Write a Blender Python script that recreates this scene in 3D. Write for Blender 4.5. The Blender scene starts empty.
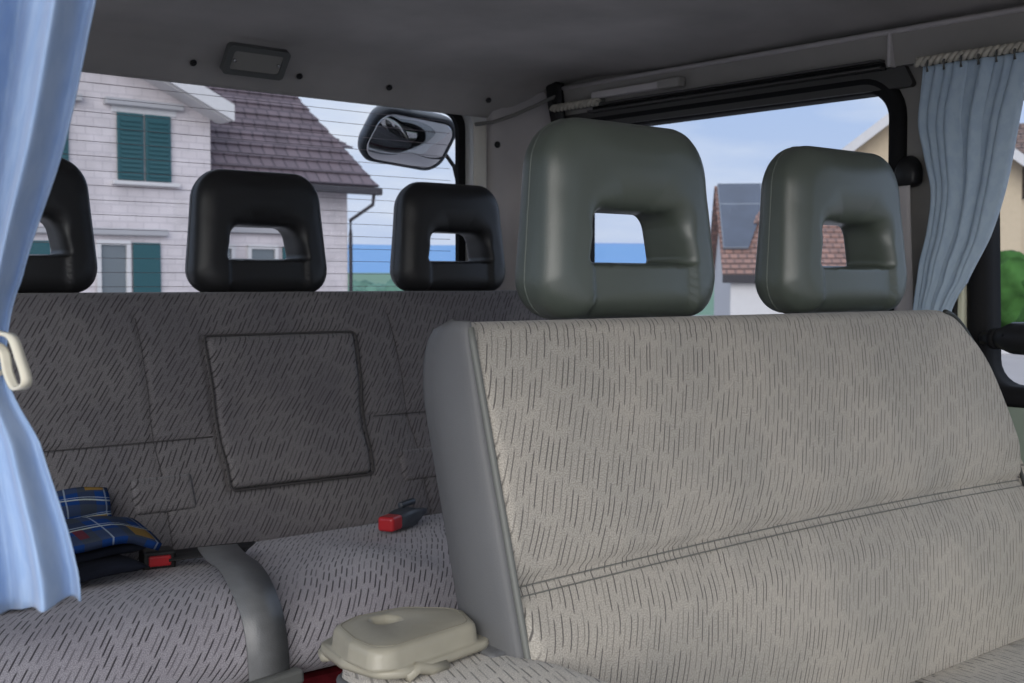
import bpy, bmesh, math, random
from mathutils import Vector, Matrix, noise
random.seed(7)
S = bpy.context.scene
C = S.collection
sin, cos, pi, R = math.sin, math.cos, math.pi, math.radians

# ------------------------------------------------------------------ camera, world, sun, exposure
cam = bpy.data.cameras.new('camera'); co = bpy.data.objects.new('camera', cam); C.objects.link(co)
co.location = (0, 0, .8)
co.rotation_euler = (R(90) - math.atan(58.5/1230), 0, -R(41))
cam.sensor_width = 36; cam.lens = 1230/1024*36; cam.clip_start = .02; cam.clip_end = 30000
cam.dof.use_dof = True; cam.dof.focus_distance = 1.35; cam.dof.aperture_fstop = 16
S.camera = co
S.view_settings.view_transform = 'Standard'; S.view_settings.look = 'None'
S.view_settings.gamma = 1; S.view_settings.use_curve_mapping = False
S.view_settings.exposure = 0.0

W = bpy.data.worlds.new('world'); S.world = W; W.use_nodes = True
nt = W.node_tree; nt.nodes.clear(); L = nt.links
tc = nt.nodes.new('ShaderNodeTexCoord')
sx = nt.nodes.new('ShaderNodeSeparateXYZ'); L.new(tc.outputs['Generated'], sx.inputs[0])
gr = nt.nodes.new('ShaderNodeValToRGB'); L.new(sx.outputs['Z'], gr.inputs[0])
e = gr.color_ramp.elements
e[0].position = 0; e[0].color = (.50, .59, .82, 1)
e[1].position = .9; e[1].color = (1.15, 1.25, 1.45, 1)
a = e.new(.10); a.color = (.50, .62, .88, 1)
a = e.new(.22); a.color = (.40, .56, .90, 1)
mp = nt.nodes.new('ShaderNodeMapping'); mp.inputs['Scale'].default_value = (1.6, 1.6, 7.5)
mp.inputs['Location'].default_value = (.3, .1, .2)
L.new(tc.outputs['Generated'], mp.inputs[0])
nz = nt.nodes.new('ShaderNodeTexNoise'); nz.inputs['Scale'].default_value = 1.7; nz.inputs['Detail'].default_value = 6
nz.inputs['Roughness'].default_value = .55; L.new(mp.outputs[0], nz.inputs['Vector'])
cr = nt.nodes.new('ShaderNodeValToRGB'); L.new(nz.outputs['Fac'], cr.inputs[0])
cr.color_ramp.elements[0].position = .42; cr.color_ramp.elements[1].position = .64
mx = nt.nodes.new('ShaderNodeMixRGB'); L.new(cr.outputs[0], mx.inputs[0]); L.new(gr.outputs[0], mx.inputs[1])
mx.inputs[2].default_value = (.78, .83, .95, 1)
bg = nt.nodes.new('ShaderNodeBackground'); L.new(mx.outputs[0], bg.inputs[0]); bg.inputs[1].default_value = 1.0
wo = nt.nodes.new('ShaderNodeOutputWorld'); L.new(bg.outputs[0], wo.inputs[0])

sl = bpy.data.lights.new('sun', 'SUN'); sl.energy = 2.6; sl.angle = R(50); sl.color = (1, .955, .89)
so = bpy.data.objects.new('sun', sl); C.objects.link(so)
so.rotation_euler = Vector((.66, .60, -.24)).to_track_quat('-Z', 'Y').to_euler()   # direction the light travels

# ------------------------------------------------------------------ materials
def mat(name, col, rough=.6, spec=.4, metal=0, var=0, vscale=8, bump=0, bscale=300, sheen=0):
    m = bpy.data.materials.new(name); m.use_nodes = True
    n = m.node_tree.nodes; l = m.node_tree.links; b = n['Principled BSDF']
    b.inputs['Base Color'].default_value = (*col, 1); b.inputs['Roughness'].default_value = rough
    b.inputs['Specular IOR Level'].default_value = spec; b.inputs['Metallic'].default_value = metal
    if sheen: b.inputs['Sheen Weight'].default_value = sheen
    t = n.new('ShaderNodeTexCoord')
    z = n.new('ShaderNodeTexNoise'); z.inputs['Scale'].default_value = vscale; z.inputs['Detail'].default_value = 4
    l.new(t.outputs['Object'], z.inputs['Vector'])
    mr = n.new('ShaderNodeMapRange'); mr.inputs[1].default_value = .3; mr.inputs[2].default_value = .7
    mr.inputs[3].default_value = 1-var; mr.inputs[4].default_value = 1+var; l.new(z.outputs['Fac'], mr.inputs[0])
    hs = n.new('ShaderNodeVectorMath'); hs.operation = 'SCALE'; hs.inputs[0].default_value = col
    l.new(mr.outputs[0], hs.inputs['Scale']); l.new(hs.outputs[0], b.inputs['Base Color'])
    if bump:
        z2 = n.new('ShaderNodeTexNoise'); z2.inputs['Scale'].default_value = bscale; z2.inputs['Detail'].default_value = 2
        l.new(t.outputs['Object'], z2.inputs['Vector'])
        bp = n.new('ShaderNodeBump'); bp.inputs['Strength'].default_value = bump; bp.inputs['Distance'].default_value = .001
        l.new(z2.outputs['Fac'], bp.inputs['Height']); l.new(bp.outputs[0], b.inputs['Normal'])
    return m

class NB:                                   # tiny node-maths builder
    def __init__(s, m): s.n = m.node_tree.nodes; s.l = m.node_tree.links
    def put(s, sock, v):
        if isinstance(v, (int, float)): sock.default_value = v
        elif isinstance(v, tuple): sock.default_value = v
        else: s.l.new(v, sock)
    def m(s, op, a, b=0., c=0.):
        x = s.n.new('ShaderNodeMath'); x.operation = op
        for i, v in enumerate((a, b, c)): s.put(x.inputs[i], v)
        return x.outputs[0]
    def ss(s, v, lo, hi, a=0., b=1.):
        x = s.n.new('ShaderNodeMapRange'); x.interpolation_type = 'SMOOTHSTEP'
        for i, q in enumerate((v, lo, hi, a, b)): s.put(x.inputs[i], q)
        return x.outputs[0]
    def wn(s, u, v=0.):
        c = s.n.new('ShaderNodeCombineXYZ'); s.put(c.inputs[0], u); s.put(c.inputs[1], v)
        x = s.n.new('ShaderNodeTexWhiteNoise'); x.noise_dimensions = '2D'; s.l.new(c.outputs[0], x.inputs['Vector'])
        return x.outputs['Value']
    def noise(s, vec, scale, det=2):
        x = s.n.new('ShaderNodeTexNoise'); s.put(x.inputs['Vector'], vec); x.inputs['Scale'].default_value = scale
        x.inputs['Detail'].default_value = det; return x.outputs['Fac']
    def mix(s, f, a, b):
        x = s.n.new('ShaderNodeMixRGB'); s.put(x.inputs[0], f)
        s.put(x.inputs[1], (*a, 1) if isinstance(a, tuple) else a); s.put(x.inputs[2], (*b, 1) if isinstance(b, tuple) else b)
        return x.outputs[0]

def fabric(name, base, base2, dash, su, lv, slant, width, wig=.006):
    m = bpy.data.materials.new(name); m.use_nodes = True; q = NB(m); b = q.n['Principled BSDF']
    uv = q.n.new('ShaderNodeUVMap').outputs[0]
    sp = q.n.new('ShaderNodeSeparateXYZ'); q.l.new(uv, sp.inputs[0]); u, v = sp.outputs[0], sp.outputs[1]
    wg = q.m('MULTIPLY', q.m('SUBTRACT', q.noise(uv, 5, 1), .5), wig*8)
    u2 = q.m('ADD', q.m('SUBTRACT', u, q.m('MULTIPLY', v, slant)), wg)
    a = q.m('DIVIDE', u2, su); colr = q.m('FLOOR', a); fa = q.m('FRACT', a)
    bb = q.m('ADD', q.m('DIVIDE', v, lv), q.m('MULTIPLY', q.wn(colr), 7.)); row = q.m('FLOOR', bb); fb = q.m('FRACT', bb)
    r2 = q.wn(colr, row); r3 = q.wn(row, q.m('ADD', colr, 31.))
    cen = q.m('ADD', .5, q.m('MULTIPLY', q.m('SUBTRACT', r2, .5), .45))
    dx = q.m('ABSOLUTE', q.m('SUBTRACT', fa, cen))
    m1 = q.m('SUBTRACT', 1., q.ss(dx, width*.4, width))
    m2 = q.m('MULTIPLY', q.ss(fb, 0., .12), q.m('SUBTRACT', 1., q.ss(fb, .72, .9)))
    mask = q.m('MULTIPLY', q.m('MULTIPLY', m1, m2), q.ss(r3, 0., .7, .45, 1.))
    weave = q.noise(uv, 800, 1)
    big = q.noise(uv, 7, 3)
    c = q.mix(q.ss(big, .35, .65), base, base2)
    wv = q.ss(weave, .3, .7, .74, 1.24)
    vs = q.n.new('ShaderNodeVectorMath'); vs.operation = 'SCALE'; q.l.new(c, vs.inputs[0]); q.l.new(wv, vs.inputs['Scale'])
    c2 = q.mix(mask, vs.outputs[0], dash)
    q.l.new(c2, b.inputs['Base Color']); b.inputs['Roughness'].default_value = .95; b.inputs['Specular IOR Level'].default_value = .12
    b.inputs['Sheen Weight'].default_value = .15
    h = q.m('SUBTRACT', q.m('MULTIPLY', weave, .6), mask)
    # soft wrinkles of worn upholstery
    h = q.m('ADD', h, q.m('MULTIPLY', q.noise(uv, 26, 2), 3.))
    bp = q.n.new('ShaderNodeBump'); bp.inputs['Strength'].default_value = .5; bp.inputs['Distance'].default_value = .0012
    q.l.new(h, bp.inputs['Height']); q.l.new(bp.outputs[0], b.inputs['Normal'])
    return m

M = {}
M['front_cloth'] = fabric('front_cloth', (.465, .43, .375), (.41, .385, .34), (.14, .13, .12), .0078, .038, .40, .12, .002)
M['front_cushion_cloth'] = fabric('front_cushion_cloth', (.62, .58, .51), (.54, .51, .46), (.2, .19, .17), .0095, .034, .45, .13, .002)
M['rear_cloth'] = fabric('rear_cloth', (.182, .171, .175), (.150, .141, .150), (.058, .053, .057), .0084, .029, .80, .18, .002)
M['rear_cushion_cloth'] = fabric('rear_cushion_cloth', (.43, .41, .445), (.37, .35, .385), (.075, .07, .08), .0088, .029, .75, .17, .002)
M['seam_dark'] = mat('seam_dark', (.07, .066, .067), .9, .1)
M['vinyl'] = mat('vinyl', (.128, .130, .133), .48, .4, var=.05, bump=.25, bscale=900)
M['piping'] = mat('piping', (.17, .175, .16), .5, .4, bump=.1)
M['leather_green'] = mat('leather_green', (.094, .112, .092), .34, .9, var=.05, vscale=14, bump=.22, bscale=1100)
M['stitch_green'] = mat('stitch_green', (.17, .19, .165), .5, .4)
M['leather_black'] = mat('leather_black', (.018, .018, .019), .42, .45, var=.05, bump=.2, bscale=1000)
M['stitch_black'] = mat('stitch_black', (.03, .03, .03), .5, .4)
M['piping_dark'] = mat('piping_dark', (.05, .055, .052), .5, .3)
M['steel'] = mat('steel', (.6, .6, .6), .25, .5, 1)
M['headliner'] = mat('headliner', (.44, .42, .40), .9, .2, var=.16, vscale=5, bump=.2, bscale=500)
M['header'] = mat('header', (.25, .24, .225), .8, .25, var=.14, vscale=6, bump=.15, bscale=700)
M['pillar_trim'] = mat('pillar_trim', (.52, .49, .485), .7, .3, var=.1, vscale=6, bump=.15, bscale=600)
M['wall_trim'] = mat('wall_trim', (.33, .315, .29), .65, .3, var=.08, bump=.1, bscale=500)
M['door_trim'] = mat('door_trim', (.30, .36, .29), .6, .35, var=.05, bump=.1)
M['cream_paint'] = mat('cream_paint', (.70, .66, .58), .35, .5)
M['cream_strap'] = mat('cream_strap', (.78, .78, .60), .7, .3)
M['white_paint'] = mat('white_paint', (.75, .75, .74), .25, .5)
M['rubber'] = mat('rubber', (.012, .012, .013), .8, .2)
M['black_plastic'] = mat('black_plastic', (.017, .017, .018), .42, .4, bump=.1)
M['dark_channel'] = mat('dark_channel', (.07, .068, .065), .5, .4)
M['navy_plastic'] = mat('navy_plastic', (.05, .06, .075), .4, .45)
M['grey_plastic'] = mat('grey_plastic', (.14, .145, .14), .5, .4)
M['red_plastic'] = mat('red_plastic', (.50, .028, .035), .3, .5)
M['red_carpet'] = mat('red_carpet', (.09, .008, .012), .95, .1, var=.3, vscale=60)
M['floor'] = mat('floor', (.22, .21, .20), .9, .2, var=.2, vscale=30)
M['lens'] = mat('lens', (.34, .33, .30), .3, .5, bump=.3, bscale=250)
M['lid'] = mat('lid', (.37, .345, .27), .38, .45, var=.08, vscale=25, bump=.25, bscale=160)
M['lid_line'] = mat('lid_line', (.26, .24, .185), .5, .4)
M['mirror'] = mat('mirror', (.50, .50, .52), .03, .5, 1)
M['grey_housing'] = mat('grey_housing', (.05, .055, .065), .35, .45)
M['cord'] = mat('cord', (.50, .47, .40), .7, .3, var=.2, vscale=100)
M['ribbon'] = mat('ribbon', (.75, .70, .56), .7, .2)

def glass_mat():
    m = bpy.data.materials.new('glass'); m.use_nodes = True; n = m.node_tree.nodes; l = m.node_tree.links; n.clear()
    o = n.new('ShaderNodeOutputMaterial'); t = n.new('ShaderNodeBsdfTransparent'); t.inputs[0].default_value = (.95, .965, .97, 1)
    g = n.new('ShaderNodeBsdfGlossy'); g.inputs['Roughness'].default_value = .02; x = n.new('ShaderNodeMixShader')
    f = n.new('ShaderNodeFresnel'); f.inputs[0].default_value = 1.12
    l.new(f.outputs[0], x.inputs[0]); l.new(t.outputs[0], x.inputs[1]); l.new(g.outputs[0], x.inputs[2]); l.new(x.outputs[0], o.inputs[0])
    return m
M['glass'] = glass_mat()

def curtain_mat(name, c1, c2):
    m = bpy.data.materials.new(name); m.use_nodes = True; q = NB(m); b = q.n['Principled BSDF']
    uv = q.n.new('ShaderNodeUVMap').outputs[0]
    mpn = q.n.new('ShaderNodeMapping'); mpn.inputs['Rotation'].default_value = (0, 0, .5); mpn.inputs['Scale'].default_value = (2.2, 1, 1)
    q.l.new(uv, mpn.inputs[0])
    z = q.noise(mpn.outputs[0], 42, 5)
    c = q.mix(q.ss(z, .40, .60, .25, .75), c1, c2)
    q.l.new(c, b.inputs['Base Color']); b.inputs['Roughness'].default_value = .7; b.inputs['Specular IOR Level'].default_value = .25
    b.inputs['Sheen Weight'].default_value = .3
    b.inputs['Transmission Weight'].default_value = 0
    tr = q.n.new('ShaderNodeBsdfTranslucent'); q.l.new(c, tr.inputs[0])
    ms = q.n.new('ShaderNodeMixShader'); ms.inputs[0].default_value = .15
    o = q.n['Material Output']; q.l.new(b.outputs[0], ms.inputs[1]); q.l.new(tr.outputs[0], ms.inputs[2]); q.l.new(ms.outputs[0], o.inputs[0])
    bp = q.n.new('ShaderNodeBump'); bp.inputs['Strength'].default_value = .35; bp.inputs['Distance'].default_value = .002
    q.l.new(q.m('ADD', z, q.m('MULTIPLY', q.noise(uv, 700, 1), .15)), bp.inputs['Height']); q.l.new(bp.outputs[0], b.inputs['Normal'])
    return m
M['curtain_near'] = curtain_mat('curtain_near', (.34, .49, .74), (.44, .58, .80))
M['curtain_far'] = curtain_mat('curtain_far', (.42, .54, .67), (.52, .64, .74))

def plaid():
    m = bpy.data.materials.new('plaid_wool'); m.use_nodes = True; q = NB(m); b = q.n['Principled BSDF']
    uv = q.n.new('ShaderNodeUVMap').outputs[0]
    sp = q.n.new('ShaderNodeSeparateXYZ'); q.l.new(uv, sp.inputs[0]); u, v = sp.outputs[0], sp.outputs[1]
    def band(x, per, lo, hi, off=0.):
        f = q.m('FRACT', q.m('DIVIDE', q.m('ADD', x, off), per))
        return q.m('MULTIPLY', q.m('GREATER_THAN', f, lo), q.m('LESS_THAN', f, hi))
    c = q.mix(q.m('MULTIPLY', band(u, .052, .0, .42), .75), (.010, .042, .17), (.035, .042, .055))
    c = q.mix(q.m('MULTIPLY', band(v, .046, .0, .42), .6), c, (.05, .06, .07))
    c = q.mix(q.m('MULTIPLY', band(v, .046, .58, .64), .75), c, (.45, .50, .45))
    c = q.mix(q.m('MULTIPLY', band(v, .046, .70, .74), .6), c, (.35, .42, .5))
    c = q.mix(q.m('MULTIPLY', band(u, .052, .66, .70), .55), c, (.35, .42, .5))
    c = q.mix(q.m('MULTIPLY', q.m('MULTIPLY', band(u, .104, .1, .34), band(v, .092, .05, .3)), .9), c, (.26, .16, .04))
    c = q.mix(q.m('MULTIPLY', q.m('MULTIPLY', band(u, .104, .5, .62), band(v, .092, .1, .3)), .8), c, (.12, .02, .03))
    q.l.new(c, b.inputs['Base Color']); b.inputs['Roughness'].default_value = .95; b.inputs['Specular IOR Level'].default_value = .1
    return m
M['plaid'] = plaid()
M['plaid_dark'] = mat('plaid_dark', (.008, .010, .018), .9, .2, var=.3, vscale=40)

def tiles(name, c1, c2, mortar, bw, bh, ms=.02, rough=.8, bump=.5, uvcoord=True, off=.5):
    m = bpy.data.materials.new(name); m.use_nodes = True; q = NB(m); b = q.n['Principled BSDF']
    uv = q.n.new('ShaderNodeUVMap').outputs[0]
    k = q.n.new('ShaderNodeTexBrick'); q.l.new(uv, k.inputs['Vector']); k.offset = off
    k.inputs['Color1'].default_value = (*c1, 1); k.inputs['Color2'].default_value = (*c2, 1); k.inputs['Mortar'].default_value = (*mortar, 1)
    k.inputs['Scale'].default_value = 1; k.inputs['Brick Width'].default_value = bw; k.inputs['Row Height'].default_value = bh
    k.inputs['Mortar Size'].default_value = ms; k.inputs['Mortar Smooth'].default_value = .3
    z = q.noise(uv, 1.3, 4)
    vs = q.n.new('ShaderNodeVectorMath'); vs.operation = 'SCALE'; q.l.new(k.outputs['Color'], vs.inputs[0]); q.l.new(q.ss(z, .3, .7, .88, 1.1), vs.inputs['Scale'])
    q.l.new(vs.outputs[0], b.inputs['Base Color']); b.inputs['Roughness'].default_value = rough
    bp = q.n.new('ShaderNodeBump'); bp.inputs['Strength'].default_value = bump; bp.inputs['Distance'].default_value = .02; bp.invert = True
    q.l.new(k.outputs['Fac'], bp.inputs['Height']); q.l.new(bp.outputs[0], b.inputs['Normal'])
    return m
M['shingle_wall'] = tiles('shingle_wall', (.56, .515, .54), (.53, .485, .51), (.46, .42, .45), .34, .17, .012, .8, .3)
M['roof_tile'] = tiles('roof_tile', (.15, .115, .135), (.125, .098, .118), (.08, .062, .078), .30, .34, .03, .75, .6)
M['roof_terracotta'] = tiles('roof_terracotta', (.31, .18, .15), (.25, .15, .13), (.15, .10, .095), .22, .24, .03, .8, .4)
M['roof_brown'] = tiles('roof_brown', (.22, .15, .13), (.17, .12, .11), (.09, .07, .07), .40, .42, .05, .8, .4)
M['solar'] = tiles('solar', (.055, .07, .11), (.05, .065, .10), (.16, .18, .22), 1.2, 2.2, .03, .25, 0, off=0)
M['house_white'] = mat('house_white', (.55, .54, .56), .7, .3, var=.03)
M['house_cream'] = mat('house_cream', (.52, .43, .32), .8, .2, var=.04)
M['shutter'] = mat('shutter', (.022, .082, .098), .5, .4)
M['lintel'] = mat('lintel', (.36, .355, .38), .6, .3)
M['gutter'] = mat('gutter', (.045, .042, .05), .8, .4)
M['far_glass'] = mat('far_glass', (.14, .16, .18), .15, .5)
M['asphalt'] = mat('asphalt', (.33, .31, .31), .9, .2, var=.12, vscale=.6)
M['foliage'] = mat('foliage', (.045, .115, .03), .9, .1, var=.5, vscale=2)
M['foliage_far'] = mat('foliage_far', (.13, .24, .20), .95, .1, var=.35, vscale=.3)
M['bark'] = mat('bark', (.08, .055, .04), .9, .1)
M['lake'] = mat('lake', (.16, .33, .60), .6, .1)
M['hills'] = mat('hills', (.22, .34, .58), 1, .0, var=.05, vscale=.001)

# ------------------------------------------------------------------ mesh helpers
def link(name, me, m=None, parent=None, smooth=True):
    o = bpy.data.objects.new(name, me); C.objects.link(o)
    if m is not None: me.materials.append(M[m] if isinstance(m, str) else m)
    if smooth:
        for p in me.polygons: p.use_smooth = True
    if parent: o.parent = parent
    return o
def mesh(name, vs, fs, m=None, parent=None, smooth=True, uvs=None):
    me = bpy.data.meshes.new(name); me.from_pydata([tuple(v) for v in vs], [], fs); me.update()
    if uvs is not None:
        ul = me.uv_layers.new(name='UVMap')
        for lp in me.loops: ul.data[lp.index].uv = uvs[lp.vertex_index]
    return link(name, me, m, parent, smooth)
def empty(name, loc=(0, 0, 0), rz=0):
    o = bpy.data.objects.new(name, None); C.objects.link(o); o.location = loc; o.rotation_euler = (0, 0, rz); o.empty_display_size = .05
    return o
def tag(o, label=None, cat=None, group=None, kind=None):
    if label: o['label'] = label
    if cat: o['category'] = cat
    if group: o['group'] = group
    if kind: o['kind'] = kind
    return o
def gridmesh(name, P, m, parent=None, closeu=False, closev=False, UV=None, smooth=True, flip=False, caps=False):
    """P[i][j] points; optional caps close both ends of a closed-v sheet"""
    nu, nv = len(P), len(P[0]); vs = [p for row in P for p in row]; fs = []
    for i in range(nu if closeu else nu-1):
        for j in range(nv if closev else nv-1):
            a, b, c, d = i*nv+j, ((i+1) % nu)*nv+j, ((i+1) % nu)*nv+(j+1) % nv, i*nv+(j+1) % nv
            fs.append((a, d, c, b) if flip else (a, b, c, d))
    if caps:
        fs.append(tuple(range(nv)) if flip else tuple(range(nv))[::-1]); q = tuple((nu-1)*nv+j for j in range(nv)); fs.append(q[::-1] if flip else q)
    uvs = [u for row in UV for u in row] if UV else None
    return mesh(name, vs, fs, m, parent, smooth, uvs)
def fixn(o):
    bm = bmesh.new(); bm.from_mesh(o.data); bmesh.ops.recalc_face_normals(bm, faces=bm.faces); bm.to_mesh(o.data); bm.free(); return o
def tube(name, pts, r, m, parent=None, n=10, closed=False, rs=None, flat=1.0, up=(0, 0, 1)):
    pts = [Vector(p) for p in pts]; N = len(pts); P = []
    for i, p in enumerate(pts):
        a = pts[(i-1) % N] if (closed or i) else p; b = pts[(i+1) % N] if (closed or i < N-1) else p
        t = (b-a).normalized(); s = t.cross(Vector(up))
        if s.length < 1e-3: s = t.cross(Vector((1, 0, 0)))
        s.normalize(); w = s.cross(t); rr = rs[i] if rs else r
        P.append([p + s*cos(2*pi*k/n)*rr + w*sin(2*pi*k/n)*rr*flat for k in range(n)])
    return fixn(gridmesh(name, P, m, parent, closeu=closed, closev=True, caps=not closed))
def box(name, lo, hi, m, parent=None, bev=.003, seg=2, mtx=None):
    bm = bmesh.new(); bmesh.ops.create_cube(bm, size=1)
    lo, hi = Vector(lo), Vector(hi); c = (lo+hi)/2; d = hi-lo
    for v in bm.verts: v.co = Vector((v.co.x*d.x, v.co.y*d.y, v.co.z*d.z)) + c
    if bev: bmesh.ops.bevel(bm, geom=bm.edges[:], offset=min(bev, min(d)*.45), segments=seg, affect='EDGES', profile=.5)
    if mtx: bm.transform(mtx)
    uvl = bm.loops.layers.uv.new('UVMap')
    for f in bm.faces:
        nn = f.normal
        for l in f.loops:
            p = l.vert.co
            l[uvl].uv = (p.x, p.y) if abs(nn.z) > .7 else ((p.y, p.z) if abs(nn.x) > .7 else (p.x, p.z))
    me = bpy.data.meshes.new(name); bm.to_mesh(me); bm.free()
    return link(name, me, m, parent, smooth=False)
def rrect(x0, y0, x1, y1, r, n=8):
    out = []
    rr = r if isinstance(r, (tuple, list)) else (r,)*4
    for (cx, cy, a0, q) in ((x1-rr[0], y1-rr[0], 0, rr[0]), (x0+rr[1], y1-rr[1], 90, rr[1]), (x0+rr[2], y0+rr[2], 180, rr[2]), (x1-rr[3], y0+rr[3], 270, rr[3])):
        for k in range(n+1): a = R(a0+90*k/n); out.append((cx+q*cos(a), cy+q*sin(a)))
    return out
def plate(name, loops, depth, m, frame, parent=None, bev=0):
    """2D outline with holes, extruded; frame(a,b,c)->3D, c in [-depth/2, depth/2]"""
    cu = bpy.data.curves.new(name, 'CURVE'); cu.dimensions = '2D'; cu.fill_mode = 'BOTH'; cu.extrude = depth/2 - bev; cu.bevel_depth = bev; cu.bevel_resolution = 2
    for lp in loops:
        s = cu.splines.new('POLY'); s.points.add(len(lp)-1); s.use_cyclic_u = True
        for i, p in enumerate(lp): s.points[i].co = (p[0], p[1], 0, 1)
    o = bpy.data.objects.new(name, cu); C.objects.link(o)
    me = bpy.data.meshes.new_from_object(o.evaluated_get(bpy.context.evaluated_depsgraph_get()))
    bpy.data.objects.remove(o)
    for v in me.vertices: v.co = frame(*v.co)
    me.name = name; me.materials.clear()
    return fixn(link(name, me, m, parent, smooth=False))
def roundpoly(pts, rad, n=6):
    """pts 2D, rad per corner -> rounded polygon"""
    out = []; N = len(pts)
    for i in range(N):
        p = Vector(pts[i]); a = (Vector(pts[i-1])-p); b = (Vector(pts[(i+1) % N])-p); r = rad[i] if isinstance(rad, (list, tuple)) else rad
        ang = a.angle(b); d = min(r/math.tan(ang/2), a.length*.49, b.length*.49); r2 = d*math.tan(ang/2)
        t1 = p+a.normalized()*d; c = p+(a.normalized()+b.normalized()).normalized()*(r2/sin(ang/2)); t2 = p+b.normalized()*d
        v1, v2 = t1-c, t2-c; A = math.atan2(v1.y, v1.x); B = math.atan2(v2.y, v2.x); D = (B-A+pi) % (2*pi)-pi
        for k in range(n+1): th = A+D*k/n; out.append((c.x+r2*cos(th), c.y+r2*sin(th)))
    return out
def copy_tree(o, parent=None):
    c = o.copy(); C.objects.link(c); c.parent = parent
    for ch in list(o.children): copy_tree(ch, c)
    return c

# ------------------------------------------------------------------ the van's shell
WX = 1.80
def fr_side(a, b, c): return (WX+.02+c, a, b)           # a=Y, b=z ; 4 cm thick wall
side_w1 = rrect(1.116, .58, 1.86, 1.124, .055)
side_w2 = roundpoly([(.957, .632), (.970, 1.09), (.16, 1.09), (.12, .632)][::-1], [.05, .05, .05, .05])
wr = plate('wall_right', [[(-.7, -.02), (2.02, -.02), (2.02, 1.24), (-.7, 1.24)], side_w1, side_w2], .04, 'wall_trim', fr_side)
tag(wr, kind='structure')
def window(name, loop, x, glass_extra=.012):
    w = empty(name); tag(w, kind='structure')
    plate('glass', [loop], .004, 'glass', lambda a, b, c: (x+.03+c, a, b), w)
    cx = sum(p[0] for p in loop)/len(loop); cy = sum(p[1] for p in loop)/len(loop)
    P = []; N = len(loop)
    for i in range(N):
        p = Vector(loop[i]); t = (Vector(loop[(i+1) % N])-Vector(loop[i-1])); n = Vector((t.y, -t.x)).normalized()
        if n.dot(p-Vector((cx, cy))) < 0: n = -n
        sec = [(-.010, .040), (-.010, -.004), (-.004, -.012), (.012, -.014), (.020, -.008), (.022, .002), (.006, .004), (.004, .040)]
        P.append([(x+s[1], p.x+n.x*s[0], p.y+n.y*s[0]) for s in sec])
    fixn(gridmesh('rubber_seal', P, 'rubber', w, closeu=True, closev=True))
    return w
window('window_2', side_w1, WX); window('window_3', side_w2, WX)

# lower door trim under the front side window, grey-green
dt = plate('trim_1', [roundpoly([(.99, .30), (.99, .612), (.05, .612), (.05, .30)][::-1], .02)], .012, 'door_trim', lambda a, b, c: (WX-.006+c, a, b)); tag(dt, kind='structure')
# cream painted strip of the door edge between the two side windows
cs = box('trim_2', (WX-.016, .983, .30), (WX-.001, .994, 1.06), 'cream_strap', bev=.003); tag(cs, kind='structure')
bp_ = box('trim_3', (WX-.012, .996, .30), (WX-.0005, 1.045, 1.0), 'black_plastic', bev=.004); tag(bp_, kind='structure')

# rear wall (tailgate) with window, outer body below
YR = 2.02
rw = rrect(.335, .56, 1.615, 1.138, (.035, .035, .06, .06))
def fr_rear(a, b, c): return (a, YR+c, b)
o = plate('wall_rear', [[(.08, .0), (1.84, .0), (1.84, 1.26), (.08, 1.26)], rrect(.325, .55, 1.63, 1.168, (.045, .045, .06, .06))], .04, 'white_paint', fr_rear); tag(o, kind='structure')
w = empty('window_1'); tag(w, kind='structure')
plate('glass', [rrect(.30, .53, 1.655, 1.18, .05)], .004, 'glass', lambda a, b, c: (a, YR+.022+c, b), w)
def ring(lo, hi, r1, r2): return [rrect(*lo, r1), rrect(*hi, r2)]
plate('rubber_seal', [rrect(.31, .535, 1.645, 1.178, .05), rrect(.340, .565, 1.612, 1.152, .035)], .012, 'rubber', lambda a, b, c: (a, YR+.010+c, b), w)
# heating lines printed on the glass
vs, fs = [], []
for k in range(22):
    z = 1.136 - k*.0245
    b0 = len(vs); y = YR+.018
    vs += [(.36, y, z), (1.60, y, z), (1.60, y, z+.0009), (.36, y, z+.0009), (.36, y+.0006, z), (1.60, y+.0006, z), (1.60, y+.0006, z+.0009), (.36, y+.0006, z+.0009)]
    fs += [(b0, b0+1, b0+2, b0+3), (b0+4, b0+7, b0+6, b0+5), (b0, b0+4, b0+5, b0+1), (b0+3, b0+2, b0+6, b0+7)]
M['heater'] = mat('heater', (.30, .26, .28), .6, .3)
mesh('heating_wires', vs, fs, 'heater', w, smooth=False)

# inner trims beside the rear window: cream door edge, then the curved grey pillar
ct = box('trim_4', (1.632, YR-.030, .50), (1.662, YR-.012, 1.135), 'cream_paint', bev=.006); tag(ct, kind='structure')
P = []; UVs = []
for j in range(25):
    z = .42 + (1.205-.42)*j/24
    row = []
    prof = [(1.668, 2.012), (1.668, 1.992), (1.672, 1.984), (1.686, 1.980)]
    for k in range(13):
        a = R(90*k/12); prof.append((1.690+.107*sin(a), 1.872+.106*cos(a)))
    
    for (x, y) in prof: row.append((x, y, z))
    P.append(row)
pt = gridmesh('trim_5', P, 'pillar_trim'); tag(pt, kind='structure')

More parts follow.
